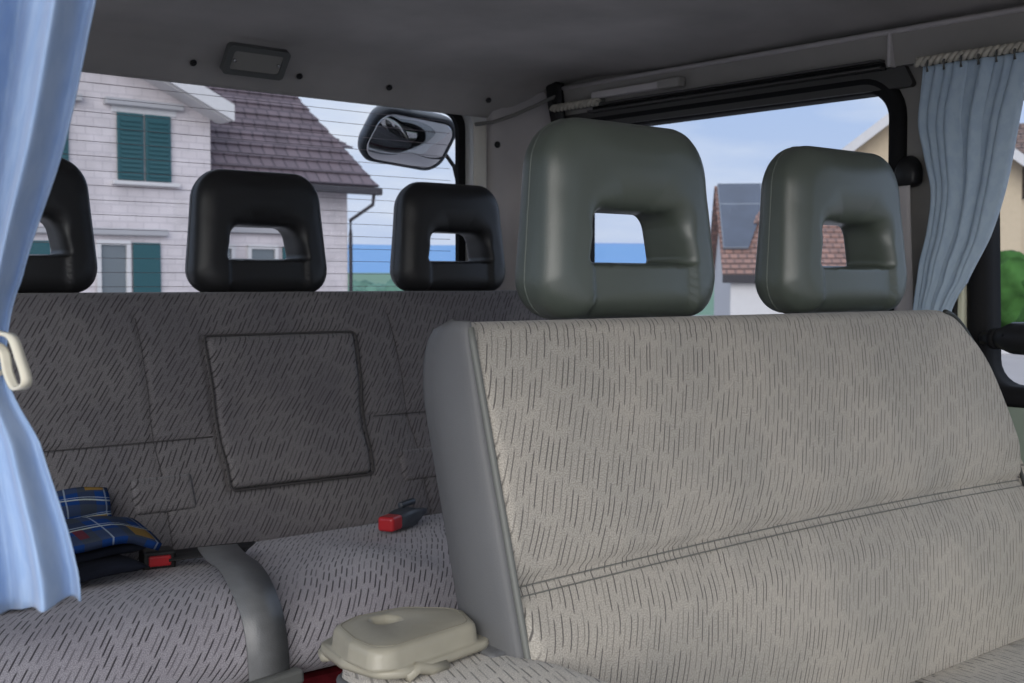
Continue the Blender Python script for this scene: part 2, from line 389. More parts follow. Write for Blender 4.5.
# ceiling: one shell, rolled down at the back into the header over the rear window and at the sides
P = []; prof = [(-.75, 1.252), (-.2, 1.256), (.4, 1.258), (.9, 1.258), (1.3, 1.256), (1.55, 1.251), (1.70, 1.246), (1.80, 1.239), (1.87, 1.230), (1.915, 1.218), (1.945, 1.202), (1.968, 1.180), (1.985, 1.158), (1.992, 1.150), (1.998, 1.146)]
dense = []
for i in range(len(prof)-1):
    for k in range(6):
        t = k/6; dense.append((prof[i][0]*(1-t)+prof[i+1][0]*t, prof[i][1]*(1-t)+prof[i+1][1]*t))
dense.append(prof[-1])
for i in range(81):
    x = .08 + (1.84-.08)*i/80; cx = (x-.965)/.875
    edge = -.052*abs(cx)**5
    row = []
    for (y, z) in dense:
        wgt = max(0, min(1, (1.95-y)/.35)); 
        zz = z + edge*wgt - .004*max(0, abs(cx)-.6)*(1-wgt)*0
        # shallow pressed ribs/dents in the lining
        zz += .0022*noise.noise(Vector((x*5, y*5, 0)))*(1 if y < 1.9 else 0)
        row.append((x, y, zz))
    P.append(row)
ce = gridmesh('ceiling', P, 'headliner'); tag(ce, kind='structure')
ce.data.flip_normals()
# rolled edge seam where header meets pillar
tb = tube('trim_6', [(1.625, 1.985, 1.128), (1.665, 1.975, 1.135), (1.70, 1.95, 1.150), (1.74, 1.92, 1.172), (1.775, 1.885, 1.195)], .004, 'header'); tag(tb, kind='structure')

# cornice panel along the right edge of the ceiling + window header below it
ck = plate('trim_7', [[(-.7, 1.150), (1.93, 1.150), (1.93, 1.203), (-.7, 1.203)]], .012, 'wall_trim', lambda a, b, c: (WX-.010+c - (b-1.15)*.25, a, b)); tag(ck, kind='structure')
hd = plate('trim_8', [roundpoly([(1.075, 1.115), (1.93, 1.118), (1.93, 1.152), (1.095, 1.152)], .006)], .012, 'dark_channel', lambda a, b, c: (WX-.007+c, a, b)); tag(hd, kind='structure')
lip = tube('trim_9', [(WX-.028, y, 1.2035) for y in (-.7, 0, .6, 1.2, 1.93)], .0045, 'pillar_trim'); tag(lip, kind='structure')
jt = box('trim_10', (WX-.032, 1.108, 1.148), (WX-.012, 1.114, 1.205), 'pillar_trim', bev=.002); tag(jt, kind='structure')
# black quarter bracket where cornice, header and pillar meet
P = []
for k in range(12):
    t = k/11; P.append([(1.775-.006*sin(pi*t)+.01*t, 1.90+dy*(1-.3*t)-.02*t, 1.215-.13*t+dz) for dy, dz in ((-.022, 0), (.0, .006), (.022, 0))])
qt = gridmesh('trim_11', P, 'black_plastic'); sm = qt.modifiers.new('s', 'SOLIDIFY'); sm.thickness = .01; tag(qt, kind='structure')

# floor and left wall (the opening of the sliding door stays open)
fl = box('floor', (.08, -.7, -.03), (1.84, 2.02, 0), 'floor', bev=0); tag(fl, kind='structure')
lw = plate('wall_left', [[(1.02, -.02), (2.02, -.02), (2.02, 1.24), (1.02, 1.24)], rrect(1.14, .58, 1.86, 1.114, .055)], .04, 'wall_trim', lambda a, b, c: (.11+c, a, b)); tag(lw, kind='structure')
ww = empty('window_4'); tag(ww, kind='structure')
plate('glass', [rrect(1.13, .57, 1.87, 1.124, .055)], .004, 'glass', lambda a, b, c: (.105+c, a, b), ww)
# outer body under the rear window and bumper, seen in the outside mirror
ob = box('trim_12', (.06, YR+.045, -.22), (1.86, YR+.075, .535), 'white_paint', bev=.02); tag(ob, kind='structure')
ob = box('trim_13', (.04, YR+.06, -.34), (1.88, YR+.20, -.18), 'grey_housing', bev=.04, seg=4); tag(ob, kind='structure')
ob = box('trim_14', (.06, -.7, 1.262), (1.86, YR+.06, 1.285), 'white_paint', bev=.01); tag(ob, kind='structure')
# dark red carpeted step below the rear bench
rc = box('trim_15', (.16, 1.24, .0), (1.76, 1.62, .335), 'red_carpet', bev=.01); tag(rc, kind='structure')

# ------------------------------------------------------------------ headrests
def ray_r(poly, c, ang):
    d = (cos(ang), sin(ang)); best = None
    for i in range(len(poly)):
        x1, y1 = poly[i-1][0]-c[0], poly[i-1][1]-c[1]; x2, y2 = poly[i][0]-c[0], poly[i][1]-c[1]
        ex, ey = x2-x1, y2-y1; den = d[0]*ey-d[1]*ex
        if abs(den) < 1e-12: continue
        t = (x1*ey-y1*ex)/den; s = (x1*d[1]-y1*d[0])/den
        if -1e-6 <= s <= 1+1e-6 and t > 0 and (best is None or t > best): best = t
    return best
def headrest(parent, w, h, T, mt, st):
    """origin bottom centre; front towards -Y"""
    wb, wt = w/2, w/2*.86
    outer = roundpoly([(-wb, 0), (wb, 0), (wt, h), (-wt, h)], [w*.15, w*.15, w*.20, w*.20], 10)
    hz0, hz1 = h*.285, h*.545
    hb, ht = w*.275, w*.225
    inner = roundpoly([(-hb, hz0), (hb, hz0), (ht, hz1), (-ht, hz1)], [.006, .006, .022, .022], 8)
    c = (0, (hz0+hz1)/2); N = 220; P = []
    for i in range(N):
        a = 2*pi*i/N; ro, ri = ray_r(outer, c, a), ray_r(inner, c, a); W_ = ro-ri; d = (cos(a), sin(a))
        up = max(0, sin(a)); side = abs(cos(a))
        of, ob_ = .030*w/.235, .026*w/.235
        inf = (.007 + .046*up**1.3 + .004*side)*w/.235*(1 if sin(a) > -.55 else .6); inb = .016
        tot = W_*.48; of = min(of, tot); ob_ = min(ob_, tot); inf = min(inf, tot); inb = min(inb, tot)
        rv = min(T*.42, .034)
        sec = []
        def arc(cu, cv, ru, rv_, a0, n=7):
            for k in range(n+1): t = R(a0+90*k/n); sec.append((cu+ru*cos(t), cv+rv_*sin(t)))
        # (u radial from inner, v = y depth) counter-clockwise starting outer back
        arc(W_-ob_, T/2-rv, ob_, rv, 0)
        for k in range(1, 4): sec.append((W_-ob_ + (inb-(W_-ob_))*k/4, T/2))
        arc(inb, T/2-.016, inb, .016, 90)
        for k in range(1, 4): v = T/2-.016 + (-T/2+rv-(T/2-.016))*k/4; sec.append((0, v))
        arc(inf, -T/2+rv, inf, rv, 180)
        for k in range(1, 8): sec.append((inf+(W_-of-inf)*k/8, -T/2))
        arc(W_-of, -T/2+rv, of, rv, 270)
        row = []
        for (u, v) in sec:
            r = ri+u; x, z = c[0]+d[0]*r, c[1]+d[1]*r
            tp = 1-.20*max(0, z/h-.15); y = v*tp
            if v < 0:
                f = -v/(T/2)
                y += f*.012*(abs(x)/wb)**2
                # bar panel set back between two seams
                e_ = (w*.285-abs(x))/.003
                if z < hz0*1.05: y += .006*max(0, min(1, e_))*f
            y += .006*(z/h)                 # slight lean back
            row.append((x, y, z))
        P.append(row)
    body = fixn(gridmesh('headrest', P, mt, parent, closeu=True, closev=True))
    # stitched seam around the side
    pts = []
    for i in range(96):
        a = 2*pi*i/96; r = ray_r(outer, c, a); x, z = r*cos(a), c[1]+r*sin(a)
        k = 1-.0005/r
        pts.append((x*k, T*.10*(1-.2*max(0, z/h-.15))+.006*z/h, c[1]+(z-c[1])*k))
    tube('seam', pts, .0011, st, body, n=6, closed=True, up=(0, 1, 0))
    for s in (-1, 1):
        tube('post', [(s*w*.22, .004, -.09), (s*w*.22, .004, .02)], .0055, 'steel', body, n=12)
    return body

# ------------------------------------------------------------------ benches
def lerp2(a, b, t): return a+(b-a)*t
def smooth01(t): t = max(0, min(1, t)); return t*t*(3-2*t)
def resample(pts, step):
    out = [pts[0]]; L_ = [0]
    for a, b in zip(pts, pts[1:]):
        n = max(1, int(round(math.dist(a, b)/step)))
        for k in range(1, n+1): out.append((a[0]+(b[0]-a[0])*k/n, a[1]+(b[1]-a[1])*k/n))
    return out

# --- front bench, near, seen lit: X .69..1.74
front = empty('bench_seat', (1.19, .85, 0)); tag(front, 'near two-person bench seat in beige dashed cloth with grey vinyl side and two green-grey headrests', 'seat')
def fpar(o, root): o.parent = root; o.location = -root.location; return o
FX0, FX1 = .692, 1.622
def f_front(z): return .858 - (.762-z)*.275          # slope of the front face
def front_back_profile(ztop, x):
    pts = []; zb = .34; th = .074
    z = zb
    for k in range(60):
        t = k/59; z = zb + (ztop-.018-zb)*t; y = f_front(z)
        zs = .5335+.008*sin(pi*(x-.69)/1.06)-.004*(x-.69)      # the stitched cross seam
        y += .009*math.exp(-((z-zs)/.007)**2)
        y -= .018*smooth01((zs-z)/.05)*smooth01((z-.33)/.12)
        y -= .010*smooth01((z-zs)/.06)*(1-smooth01((z-.68)/.10))
        pts.append((y, z))
    y0 = f_front(ztop-.018)
    for k in range(1, 9): a = R(180-90*k/8); pts.append((y0+.022+.022*cos(a), ztop-.018+.018*sin(a)))
    yb = y0+th
    pts.append((y0+.026, ztop))
    for k in range(0, 13): a = R(90-90*k/12); pts.append((yb-.046+.046*cos(a), ztop-.066+.066*sin(a)))
    for k in range(1, 14): z = ztop-.066-(ztop-.066-zb)*k/13; pts.append((f_front(z)+th, z))
    return pts
P = []; UVs = []
xs = [FX0+(FX1-.12-FX0)*i/150 for i in range(150)]+[FX1-.12*(1-i/60)**1.4 for i in range(61)]
for x in xs:
    dr = FX1-x; dl = x-FX0
    zt = .764
    if dr < .13: zt -= .25*(1-dr/.13)**3.3
    if dl < .02: zt -= .004*(1-dl/.02)
    prof = front_back_profile(zt, x)
    ins = 0
    if dr < .02: ins = .022*(1-math.sqrt(max(0, 1-(1-dr/.02)**2)))
    if dl < .012: ins = .008*(1-math.sqrt(max(0, 1-(1-dl/.012)**2)))
    row = []; uvr = []; acc = .34; pr = None
    for k, (y, z) in enumerate(prof):
        bend = .010*sin((x-.7)*7)*.3
        if pr: acc += math.dist(pr, (y, z))
        pr = (y, z)
        yy = y + (ins if k < 62 else -ins) + bend*.3
        # slight puckers beside the cross seam
        zs = .537
        yy += .0025*math.exp(-((z-zs)/.03)**2)*noise.noise(Vector((x*28, z*8, 3)))*(1 if k < 60 else 0)
        row.append((x, yy, z)); uvr.append((x, acc))
    P.append(row); UVs.append(uvr)
bk = fixn(gridmesh('backrest', P, 'front_cloth', None, closev=True, UV=UVs, caps=True)); fpar(bk, front)
# vinyl side panel, bulging to the left
P = []
for j in range(41):
    t = j/40; z = .34 + t*(.766-.34)
    yf, yb = f_front(min(z, .752)), f_front(min(z, .752))+.083
    r_ = smooth01((z-.64)/.125)
    if z > .68: q = (z-.68)/.086; yb -= .060*(1-math.sqrt(max(0, 1-q*q)))
    row = []
    for k in range(13):
        s = k/12
        y = yf-.004+(yb-yf)*s; bul = .013*(sin(pi*min(1, s*1.15)*.93)**.6 if 0 < s < 1 else 0)
        x = .694 - bul*(1-.4*r_) - .002
        zz = z
        row.append((x, y, zz))
    P.append(row)
sp_ = gridmesh('side_panel', P, 'vinyl', None); sm = sp_.modifiers.new('s', 'SOLIDIFY'); sm.thickness = .006; sm.offset = 0; fpar(sp_, front)
tag(sp_, 'grey vinyl side panel')
pts = [(.691, f_front(z)-.006, z) for z in [.34+.42*k/30 for k in range(31)]]
fpar(tube('piping', pts, .0032, 'piping'), front)
pts = []
for x in [FX1-.105*(1-i/50)**1.5 for i in range(51)]:
    dr = FX1-x
    if 1:
        t = max(0, 1-dr/.13); zt = .764-.25*t**3.3; pts.append((x, f_front(zt)+.004, zt-.0015))
z0 = pts[-1][2]; pts += [(FX1+.001, f_front(z0-(z0-.34)*k/14)+.006, z0-(z0-.34)*k/14) for k in range(1, 15)]
fpar(tube('piping', pts, .0035, 'piping_dark'), front)
# two stitch rows along the seam
for dz in (.0, -.007):
    pts = [(x, f_front(.5335+dz)+(.0055 if dz == 0 else .0015), .5335+dz+.008*sin(pi*(x-.69)/1.06)-.004*(x-.69)) for x in [FX0+.005+(FX1-FX0-.02)*i/80 for i in range(81)]]
    t_ = tube('stitching', pts, .0007, 'piping', n=5); fpar(t_, front)
# seat cushion
P = []; UVs = []
for i in range(61):
    x = FX0+.0+(FX1-FX0)*i/60; dl = x-FX0; dr = FX1-x
    e1 = 1-smooth01(dl/.05); e2 = 1-smooth01(dr/.05)
    zt = .350 - .03*max(e1, e2) + .035*math.exp(-((x-.80)/.09)**2)
    pr = [(.78, .22), (.78, zt-.03), (.765, zt-.008), (.73, zt), (.60, zt+.012), (.45, zt+.012), (.34, zt), (.305, zt-.02), (.29, zt-.06), (.29, .22)]
    pr = resample(pr, .02); acc = 0; row = []; uvr = []; p0 = None
    for (y, z) in pr:
        if p0: acc += math.dist(p0, (y, z))
        p0 = (y, z); row.append((x, y, z)); uvr.append((x, -acc))
    P.append(row); UVs.append(uvr)
cu = fixn(gridmesh('cushion', P, 'front_cushion_cloth', None, closev=True, UV=UVs, caps=True)); fpar(cu, front)
lb = box('frame', (.72, .36, .0), (1.72, .76, .225), 'black_plastic', None, bev=.01); fpar(lb, front)
for xc in (.976, 1.379):
    h_ = headrest(None, .280, .212, .086, 'leather_green', 'stitch_green')
    h_.parent = front; h_.location = Vector((xc, .938, .7615))-front.location
# --- rear bench
rear = empty('bench_seat', (.965, 1.6, 0)); tag(rear, 'far rear bench in dark grey dashed cloth with three black headrests', 'seat')
RX0, RX1 = .17, 1.745
def r_front(z): return 1.562+(z-.422)*.375
AP = dict(x0=.842, x1=1.088, x0t=.845, x1t=1.112, z0=.503, z1=.722)
P = []; UVs = []
def sdbox(px, pz, cx, cz, hx, hz):
    dx, dz = abs(px-cx)-hx, abs(pz-cz)-hz
    return math.hypot(max(dx, 0), max(dz, 0))+min(max(dx, dz), 0)
for i in range(301):
    x = RX0+(RX1-RX0)*i/300
    row = []; uvr = []; zb = .36; zt = .786; acc = zb; p0 = None; pts = []
    for k in range(130):
        z = zb+(zt-.016-zb)*k/129; y = r_front(z)
        y += .0045*math.exp(-((z-.588+.01*(x<.84))/.0035)**2)*(0 if .835 < x < 1.105 else 1)     # cross seam
        for sx_ in (.745, .35, 1.185, 1.58):
            y += .003*math.exp(-((x-sx_-(z-.6)*.02)/.0035)**2)*(1 if z < .76 else 0)
        y -= .010*smooth01((.58-z)/.05)*smooth01((z-.40)/.05)
        y -= .007*smooth01((z-.60)/.05)*(1-smooth01((z-.70)/.07))
        # panel recess
        tt = (z-AP['z0'])/(AP['z1']-AP['z0']); xl = AP['x0']+(AP['x0t']-AP['x0'])*tt; xr = AP['x1']+(AP['x1t']-AP['x1'])*tt
        d = sdbox(x, z, (xl+xr)/2, (AP['z0']+AP['z1'])/2, (xr-xl)/2, (AP['z1']-AP['z0'])/2)
        y += .006*math.exp(-(d/.0035)**2)
        pts.append((y, z))
    y0 = r_front(zt-.016)
    for k in range(1, 7): a = R(180-90*k/6); pts.append((y0+.02+.02*cos(a), zt-.016+.016*sin(a)))
    pts += [(y0+.05, zt), (y0+.09, zt)]
    for k in range(1, 7): a = R(90-90*k/6); pts.append((y0+.09+.016*cos(a), zt-.016+.016*sin(a)))
    pts += [(1.67, .36)]
    for k, (y, z) in enumerate(pts):
        if p0: acc += math.hypot(z-p0[1], 0 if k < 130 else y-p0[0])
        p0 = (y, z); row.append((x, y, z)); uvr.append((x, acc))
    P.append(row); UVs.append(uvr)
bk = fixn(gridmesh('backrest', P, 'rear_cloth', None, closev=True, UV=UVs, caps=True)); fpar(bk, rear)
# fold-down centre armrest panel
P = []; UVs = []; n1, n2 = 40, 40
for i in range(n1+1):
    row = []; uvr = []
    for j in range(n2+1):
        s, t = i/n1, j/n2; z = AP['z0']+.003+(AP['z1']-AP['z0']-.006)*t
        xl = AP['x0']+(AP['x0t']-AP['x0'])*t+.003; xr = AP['x1']+(AP['x1t']-AP['x1'])*t-.003; x = xl+(xr-xl)*s
        e_ = min(x-xl, xr-x, z-AP['z0']-.003, AP['z1']-.003-z)
        y = r_front(z)+.005-.0075*math.sqrt(max(0, 1-(1-min(1, e_/.007))**2)) - .003*sin(pi*s)*sin(pi*t)
        y += .0025*math.exp(-((z-.578)/.003)**2) - .007*smooth01((z-.60)/.05)*(1-smooth01((z-.70)/.07)) - .010*smooth01((.58-z)/.05)
        row.append((x, y, z)); uvr.append((x, z))
    P.append(row); UVs.append(uvr)
ap = gridmesh('armrest_panel', P, 'rear_cloth', None, UV=UVs, flip=True); sm = ap.modifiers.new('s', 'SOLIDIFY'); sm.thickness = .003; sm.offset = -1
fpar(ap, rear)
gp = [(AP['x0'], AP['z0']), (AP['x1'], AP['z0']), (AP['x1t'], AP['z1']), (AP['x0t'], AP['z1'])]
gl = roundpoly(gp, .008, 4); gd = []
for i in range(len(gl)):
    a_, b_ = gl[i], gl[(i+1) % len(gl)]; n_ = max(1, int(math.dist(a_, b_)/.012))
    for k in range(n_): gd.append((lerp2(a_[0], b_[0], k/n_), lerp2(a_[1], b_[1], k/n_)))
fpar(tube('groove_piping', [(x_, r_front(z_)-.003-.007*smooth01((z_-.60)/.05)*(1-smooth01((z_-.70)/.07))-.010*smooth01((.58-z_)/.05)*smooth01((z_-.40)/.05), z_) for x_, z_ in gd], .0017, 'seam_dark', closed=True, n=6), rear)
for x0_, x1_ in ((.19, .835), (1.115, 1.735)):
    fpar(tube('seam', [(x0_+(x1_-x0_)*k/40, r_front(.588)-.0035, .588-.01*(x0_ < .84)) for k in range(41)], .0008, 'seam_dark', n=5), rear)
for sx_ in (.35, .745, 1.185, 1.58):
    fpar(tube('seam', [(sx_+(z_-.6)*.02, r_front(z_)+.0005-.010*smooth01((.58-z_)/.05)-.007*smooth01((z_-.60)/.05)*(1-smooth01((z_-.70)/.07)), z_) for z_ in [.43+.32*k/40 for k in range(41)]], .0005, 'seam_dark', n=5), rear)
tag(ap, 'fold-down centre panel outlined by a dark groove')
# belt pockets (flat stitched flaps)
for (x0, x1) in ((.70, .785), (1.145, 1.235), (.30, .385), (1.545, 1.63)):
    P = []; UVs = []
    for i in range(25):
        row = []; uvr = []
        for j in range(13):
            s, t = i/24, j/12; x = x0+(x1-x0)*s; z = .487+.043*t; e_ = min(x-x0, x1-x, z-.487, .530-z)
            y = r_front(z)-.0075-.004*smooth01(e_/.004); row.append((x, y, z)); uvr.append((x*1.0+.005, z*1.0+.01))
        P.append(row); UVs.append(uvr)
    pk = gridmesh('pocket', P, 'rear_cloth', None, UV=UVs, flip=True); sm = pk.modifiers.new('s', 'SOLIDIFY'); sm.thickness = .003; sm.offset = -1; fpar(pk, rear)
# cushion
P = []; UVs = []
for i in range(121):
    x = RX0+(RX1-RX0)*i/120
    dip = -.010*math.exp(-((x-.98)/.05)**2)-.006*math.exp(-((x-.76)/.07)**2)+.004*noise.noise(Vector((x*6, 0, 1)))
    zt = .445+dip
    pr = [(1.60, .35), (1.60, .415), (1.585, .428), (1.54, .431), (1.48, .436+dip*.5), (1.38, zt), (1.29, zt+.006), (1.245, zt+.001), (1.215, zt-.012), (1.196, zt-.034), (1.188, zt-.06), (1.190, .372), (1.205, .350), (1.24, .345)]
    pr = resample(pr, .012); sm_ = pr[:]
    for _ in range(3): sm_ = [sm_[0]]+[((a[0]+2*b[0]+c[0])/4, (a[1]+2*b[1]+c[1])/4) for a, b, c in zip(sm_, sm_[1:], sm_[2:])]+[sm_[-1]]
    acc = 0; row = []; uvr = []; p0 = None
    for (y, z) in sm_:
        if p0: acc += math.dist(p0, (y, z))
        p0 = (y, z); row.append((x, y, z)); uvr.append((x, -acc))
    P.append(row); UVs.append(uvr)
cu = fixn(gridmesh('cushion', P, 'rear_cushion_cloth', None, closev=True, UV=UVs, caps=True)); fpar(cu, rear)
for xc, dz in ((.597, .006), (.984, .004), (1.371, .005)):
    h_ = headrest(None, .246, .194, .080, 'leather_black', 'stitch_black')
    h_.parent = rear; h_.location = Vector((xc, 1.745, .779+dz))-rear.location

# --- folded aisle seat with the beige plastic cover on top of it
js = empty('folding_seat', (.6, .8, 0)); tag(js, 'folded aisle seat in beige dashed cloth with grey vinyl edge under the plastic lid', 'seat')
P = []; UVs = []
outl = roundpoly([(.575, .895), (.560, .80), (.60, .735), (.62, .56), (.74, .52), (.705, .655), (.706, .75), (.694, .79), (.690, .86), (.66, .905)][::-1], .02, 5)
cx, cy = .65, .74
rings = [(1, .40), (1, .455), (.985, .468), (.95, .476), (.85, .4795), (.6, .481), (.3, .4815), (.02, .482)]
for (k, z) in rings:
    P.append([(cx+(p[0]-cx)*k, cy+(p[1]-cy)*k, z) for p in outl]); UVs.append([(cx+(p[0]-cx)*k+(.0 if k < 1 else z*.5), cy+(p[1]-cy)*k+(0 if k < 1 else z)) for p in outl])
jc = fixn(gridmesh('cushion', P, 'front_cushion_cloth', None, closev=True, UV=UVs, caps=True)); fpar(jc, js)
fpar(tube('piping', [(cx+(p[0]-cx)*1.0, cy+(p[1]-cy)*1.0, .457) for p in outl], .004, 'vinyl', closed=True), js)
fpar(box('frame', (.60, .62, 0), (.69, .86, .37), 'black_plastic', None, bev=.01), js)
# grey vinyl hinge flap between the folded seat and the bench
P = []
for i in range(13):
    s = i/12; P.append([(.664+.030*t_/6*(1+.3*s), .875-.085*s, .4825+.014*(t_/6)*(1-s*.9)+.004*sin(pi*s)) for t_ in range(7)])
hf = gridmesh('hinge_flap', P, 'vinyl'); sm = hf.modifiers.new('s', 'SOLIDIFY'); sm.thickness = .004; fpar(hf, js)

# --- beige lid
lid = empty('plastic_lid', (.61, .85, .482)); tag(lid, 'beige moulded plastic lid with round dimple lying on the folded aisle seat', 'lid')
top = [(.560, .880), (.546, .832), (.545, .797), (.562, .789), (.664, .806), (.686, .855), (.648, .894), (.590, .896)]
fl_ = [(.557, .893), (.546, .842), (.552, .797), (.572, .786), (.676, .806), (.704, .862), (.660, .906), (.588, .910)]
def rp(pts, r): return roundpoly(pts, r, 6)
T_, F_ = rp(top, .020), rp(fl_, .022); cx, cy = .612, .850
def zoff(x, y): return .0
rings = [(F_, 1.0, .0), (F_, 1.01, .003), (F_, 1.0, .007), (F_, .97, .0075), (T_, 1.01, .008), (T_, .995, .010), (T_, .985, .017), (T_, .97, .0212), (T_, .94, .0236), (T_, .88, .0248), (T_, .70, .0256)]
P = [[(cx+(p[0]-cx)*k, cy+(p[1]-cy)*k, (.4845+z)) for p in pl] for (pl, k, z) in rings]
# blend to the round dimple
N_ = len(P[0]); dc = (.605, .862)
angs = [math.atan2(p[1]-cy, p[0]-cx) for p in P[-1]]
for r, z in ((.0165, .0258), (.0145, .0252), (.0125, .023), (.011, .0205), (.008, .0195), (.002, .0192)):
    P.append([(dc[0]+r*cos(a), dc[1]+r*sin(a), (.4845+z)) for a in angs])
lb_ = fixn(gridmesh('shell', P, 'lid', None, closev=True, caps=True)); fpar(lb_, lid)
fpar(tube('groove', [(cx+(p[0]-cx)*.86, cy+(p[1]-cy)*.86, .5093) for p in T_], .0006, 'lid_line', n=5, closed=True), lid)
fpar(tube('hook', [(.570, .900, .484), (.561, .893, .483), (.557, .884, .482), (.560, .876, .485)], .0045, 'lid', n=10), lid)
fpar(tube('notch_rim', [(.574, .790, .4835), (.586, .7905, .489), (.600, .792, .4845), (.618, .795, .4835)], .005, 'lid', n=10), lid)

# ------------------------------------------------------------------ belts and buckles on the rear seat
def ribbon(name, pts, w, th, m, parent=None, side=(1, 0, 0)):
    P = []; UVs = []; side = Vector(side); acc = 0
    pts = [Vector(p) for p in pts]
    # Catmull-Rom
    d = []
    for i in range(len(pts)-1):
        p0, p1, p2, p3 = pts[max(0, i-1)], pts[i], pts[i+1], pts[min(len(pts)-1, i+2)]
        for k in range(8):
            t = k/8; d.append(.5*((2*p1)+(-p0+p2)*t+(2*p0-5*p1+4*p2-p3)*t*t+(-p0+3*p1-3*p2+p3)*t**3))
    d.append(pts[-1])
    for i, p in enumerate(d):
        tg = (d[min(i+1, len(d)-1)]-d[max(i-1, 0)]).normalized(); s = (side-tg*side.dot(tg)).normalized(); nn = s.cross(tg)
        if i: acc += (d[i]-d[i-1]).length
        row = []
        for (a_, b_) in ((-.5, -.5), (-.5, .5), (-.25, .62), (0, .5), (.25, .62), (.5, .5), (.5, -.5)): row.append(p+s*w*a_+nn*th*b_)
        P.append(row)
    return fixn(gridmesh(name, P, m, parent, closev=True, caps=True))
M['webbing'] = mat('webbing', (.17, .175, .18), .33, .6, var=.1, vscale=60, bump=.3, bscale=600)
M['webbing_dark'] = mat('webbing_dark', (.02, .02, .022), .6, .3, bump=.3, bscale=600)
sb = empty('seat_belt', (.70, 1.24, .36)); tag(sb, 'dark grey lap belt laid over the rear bench cushion ending in a grey bracket', 'seat belt')
b1 = ribbon('webbing', [(.752, 1.450, .4575), (.732, 1.40, .461), (.714, 1.35, .464), (.702, 1.30, .465), (.686, 1.25, .461), (.676, 1.215, .451), (.672, 1.192, .432), (.672, 1.182, .400), (.674, 1.182, .368)], .050, .0022, 'webbing', None); fpar(b1, sb)
b2 = ribbon('folded_webbing', [(.698, 1.478, .4475), (.730, 1.462, .4505), (.760, 1.442, .4535), (.782, 1.42, .4565)], .056, .002, 'webbing_dark', None, side=(.35, 1, 0)); fpar(b2, sb); tag(b2, 'black webbing fold at the seat crease')
br = box('bracket', (.636, 1.170, .352), (.712, 1.188, .369), 'grey_plastic', None, bev=.004, mtx=Matrix.Translation((.674, 1.18, .360)) @ Matrix.Rotation(R(-4), 4, 'Y') @ Matrix.Translation((-.674, -1.18, -.360))); fpar(br, sb)

bu = empty('belt_buckle', (.682, 1.475, .434), R(-14)); bu.scale = (.8, .8, .8); tag(bu, 'black belt buckle with red button between the plaid blanket and the lap belt', 'buckle')
box('housing', (-.026, -.012, 0), (.026, .030, .031), 'black_plastic', bu, bev=.005, seg=3)
box('release_button', (-.0175, -.0165, .007), (.0175, -.006, .024), 'red_plastic', bu, bev=.003, seg=3)
bu = empty('belt_buckle', (1.060, 1.470, .437), R(26)); bu.scale = (1.2, 1.2, 1.2); tag(bu, 'navy belt buckle with red end lying beside the near bench', 'buckle')
P = []
for k, (x, w_, h_) in enumerate([(-.018, .020, .014), (-.012, .026, .020), (.0, .028, .023), (.02, .027, .022), (.036, .020, .016), (.048, .014, .010), (.060, .012, .008), (.066, .006, .005)]):
    P.append([(x, .5*w_*math.copysign(abs(cos(a))**.5, cos(a)), .012+.5*h_*math.copysign(abs(sin(a))**.5, sin(a))) for a in [2*pi*j/20+.01 for j in range(20)]])
fixn(gridmesh('housing', P, 'navy_plastic', bu, closev=True, caps=True))
box('release_button', (-.040, -.011, .003), (-.014, .011, .021), 'red_plastic', bu, bev=.004, seg=3)
box('webbing_tab', (.012, .004, .022), (.05, .012, .030), 'navy_plastic', bu, bev=.003)

# ------------------------------------------------------------------ plaid blanket
bl = empty('blanket', (.45, 1.47, .44)); tag(bl, 'folded blue plaid wool blanket at the left end of the rear bench', 'blanket')
def pad(name, x0, x1, y0, y1, z0, z1, m, seed, tilt=0):
    P = []; UVs = []
    n = 30
    for i in range(n+1):
        x = x0+(x1-x0)*i/n; e_ = min(1, min(x-x0, x1-x)/.018); k = math.sqrt(max(0, 1-(1-e_)**2))
        row = []; uvr = []
        for j in range(40):
            a = 2*pi*j/40; cy_, cz_ = (y0+y1)/2, (z0+z1)/2
            py = cy_+math.copysign(abs(cos(a))**.35, cos(a))*(y1-y0)/2; pz = cz_+math.copysign(abs(sin(a))**.6, sin(a))*(z1-z0)/2*max(.1, k)
            nn = .010*noise.noise(Vector((x*9, py*9, seed))); nz_ = .006*noise.noise(Vector((x*12, py*12, seed+5)))
            row.append((x+.0*nn, py+nn*(1 if abs(cos(a)) > .5 else .3), pz+nz_+tilt*(x-x0))); uvr.append((x, py+pz))
        P.append(row); UVs.append(uvr)
    o = fixn(gridmesh(name, P, m, None, closev=True, UV=UVs, caps=True)); return fpar(o, bl)
pad('fold', .20, .630, 1.385, 1.52, .452, .468, 'plaid_dark', 1)
pad('fold', .20, .650, 1.43, 1.54, .466, .480, 'plaid_dark', 4)
pad('fold', .20, .500, 1.33, 1.46, .451, .463, 'plaid', 9)
# upper layer that rises against the backrest
P = []; UVs = []
for i in range(41):
    s = i/40; row = []; uvr = []
    for j in range(31):
        t = j/30
        x = .20+(.655-.20-.0*t)*s
        if t < .5: q = t/.5; y = 1.415+.135*q; z = .484+.010*sin(pi*q)+.004*q
        else: q = (t-.5)/.5; z = .490+.034*q; y = r_front(z)-.022-.004*sin(pi*q)
        z += .006*noise.noise(Vector((x*14, t*5, 2))) - .014*smooth01((x-.61)/.06)*(1-t); y += .004*noise.noise(Vector((x*10, t*6, 7)))
        row.append((x, y, z)); uvr.append((x*1.0+.01, t*.2))
    P.append(row); UVs.append(uvr)
up_ = gridmesh('upper_fold', P, 'plaid', None, UV=UVs, flip=True); sm = up_.modifiers.new('s', 'SOLIDIFY'); sm.thickness = .010; sm.offset = -1; fpar(up_, bl)

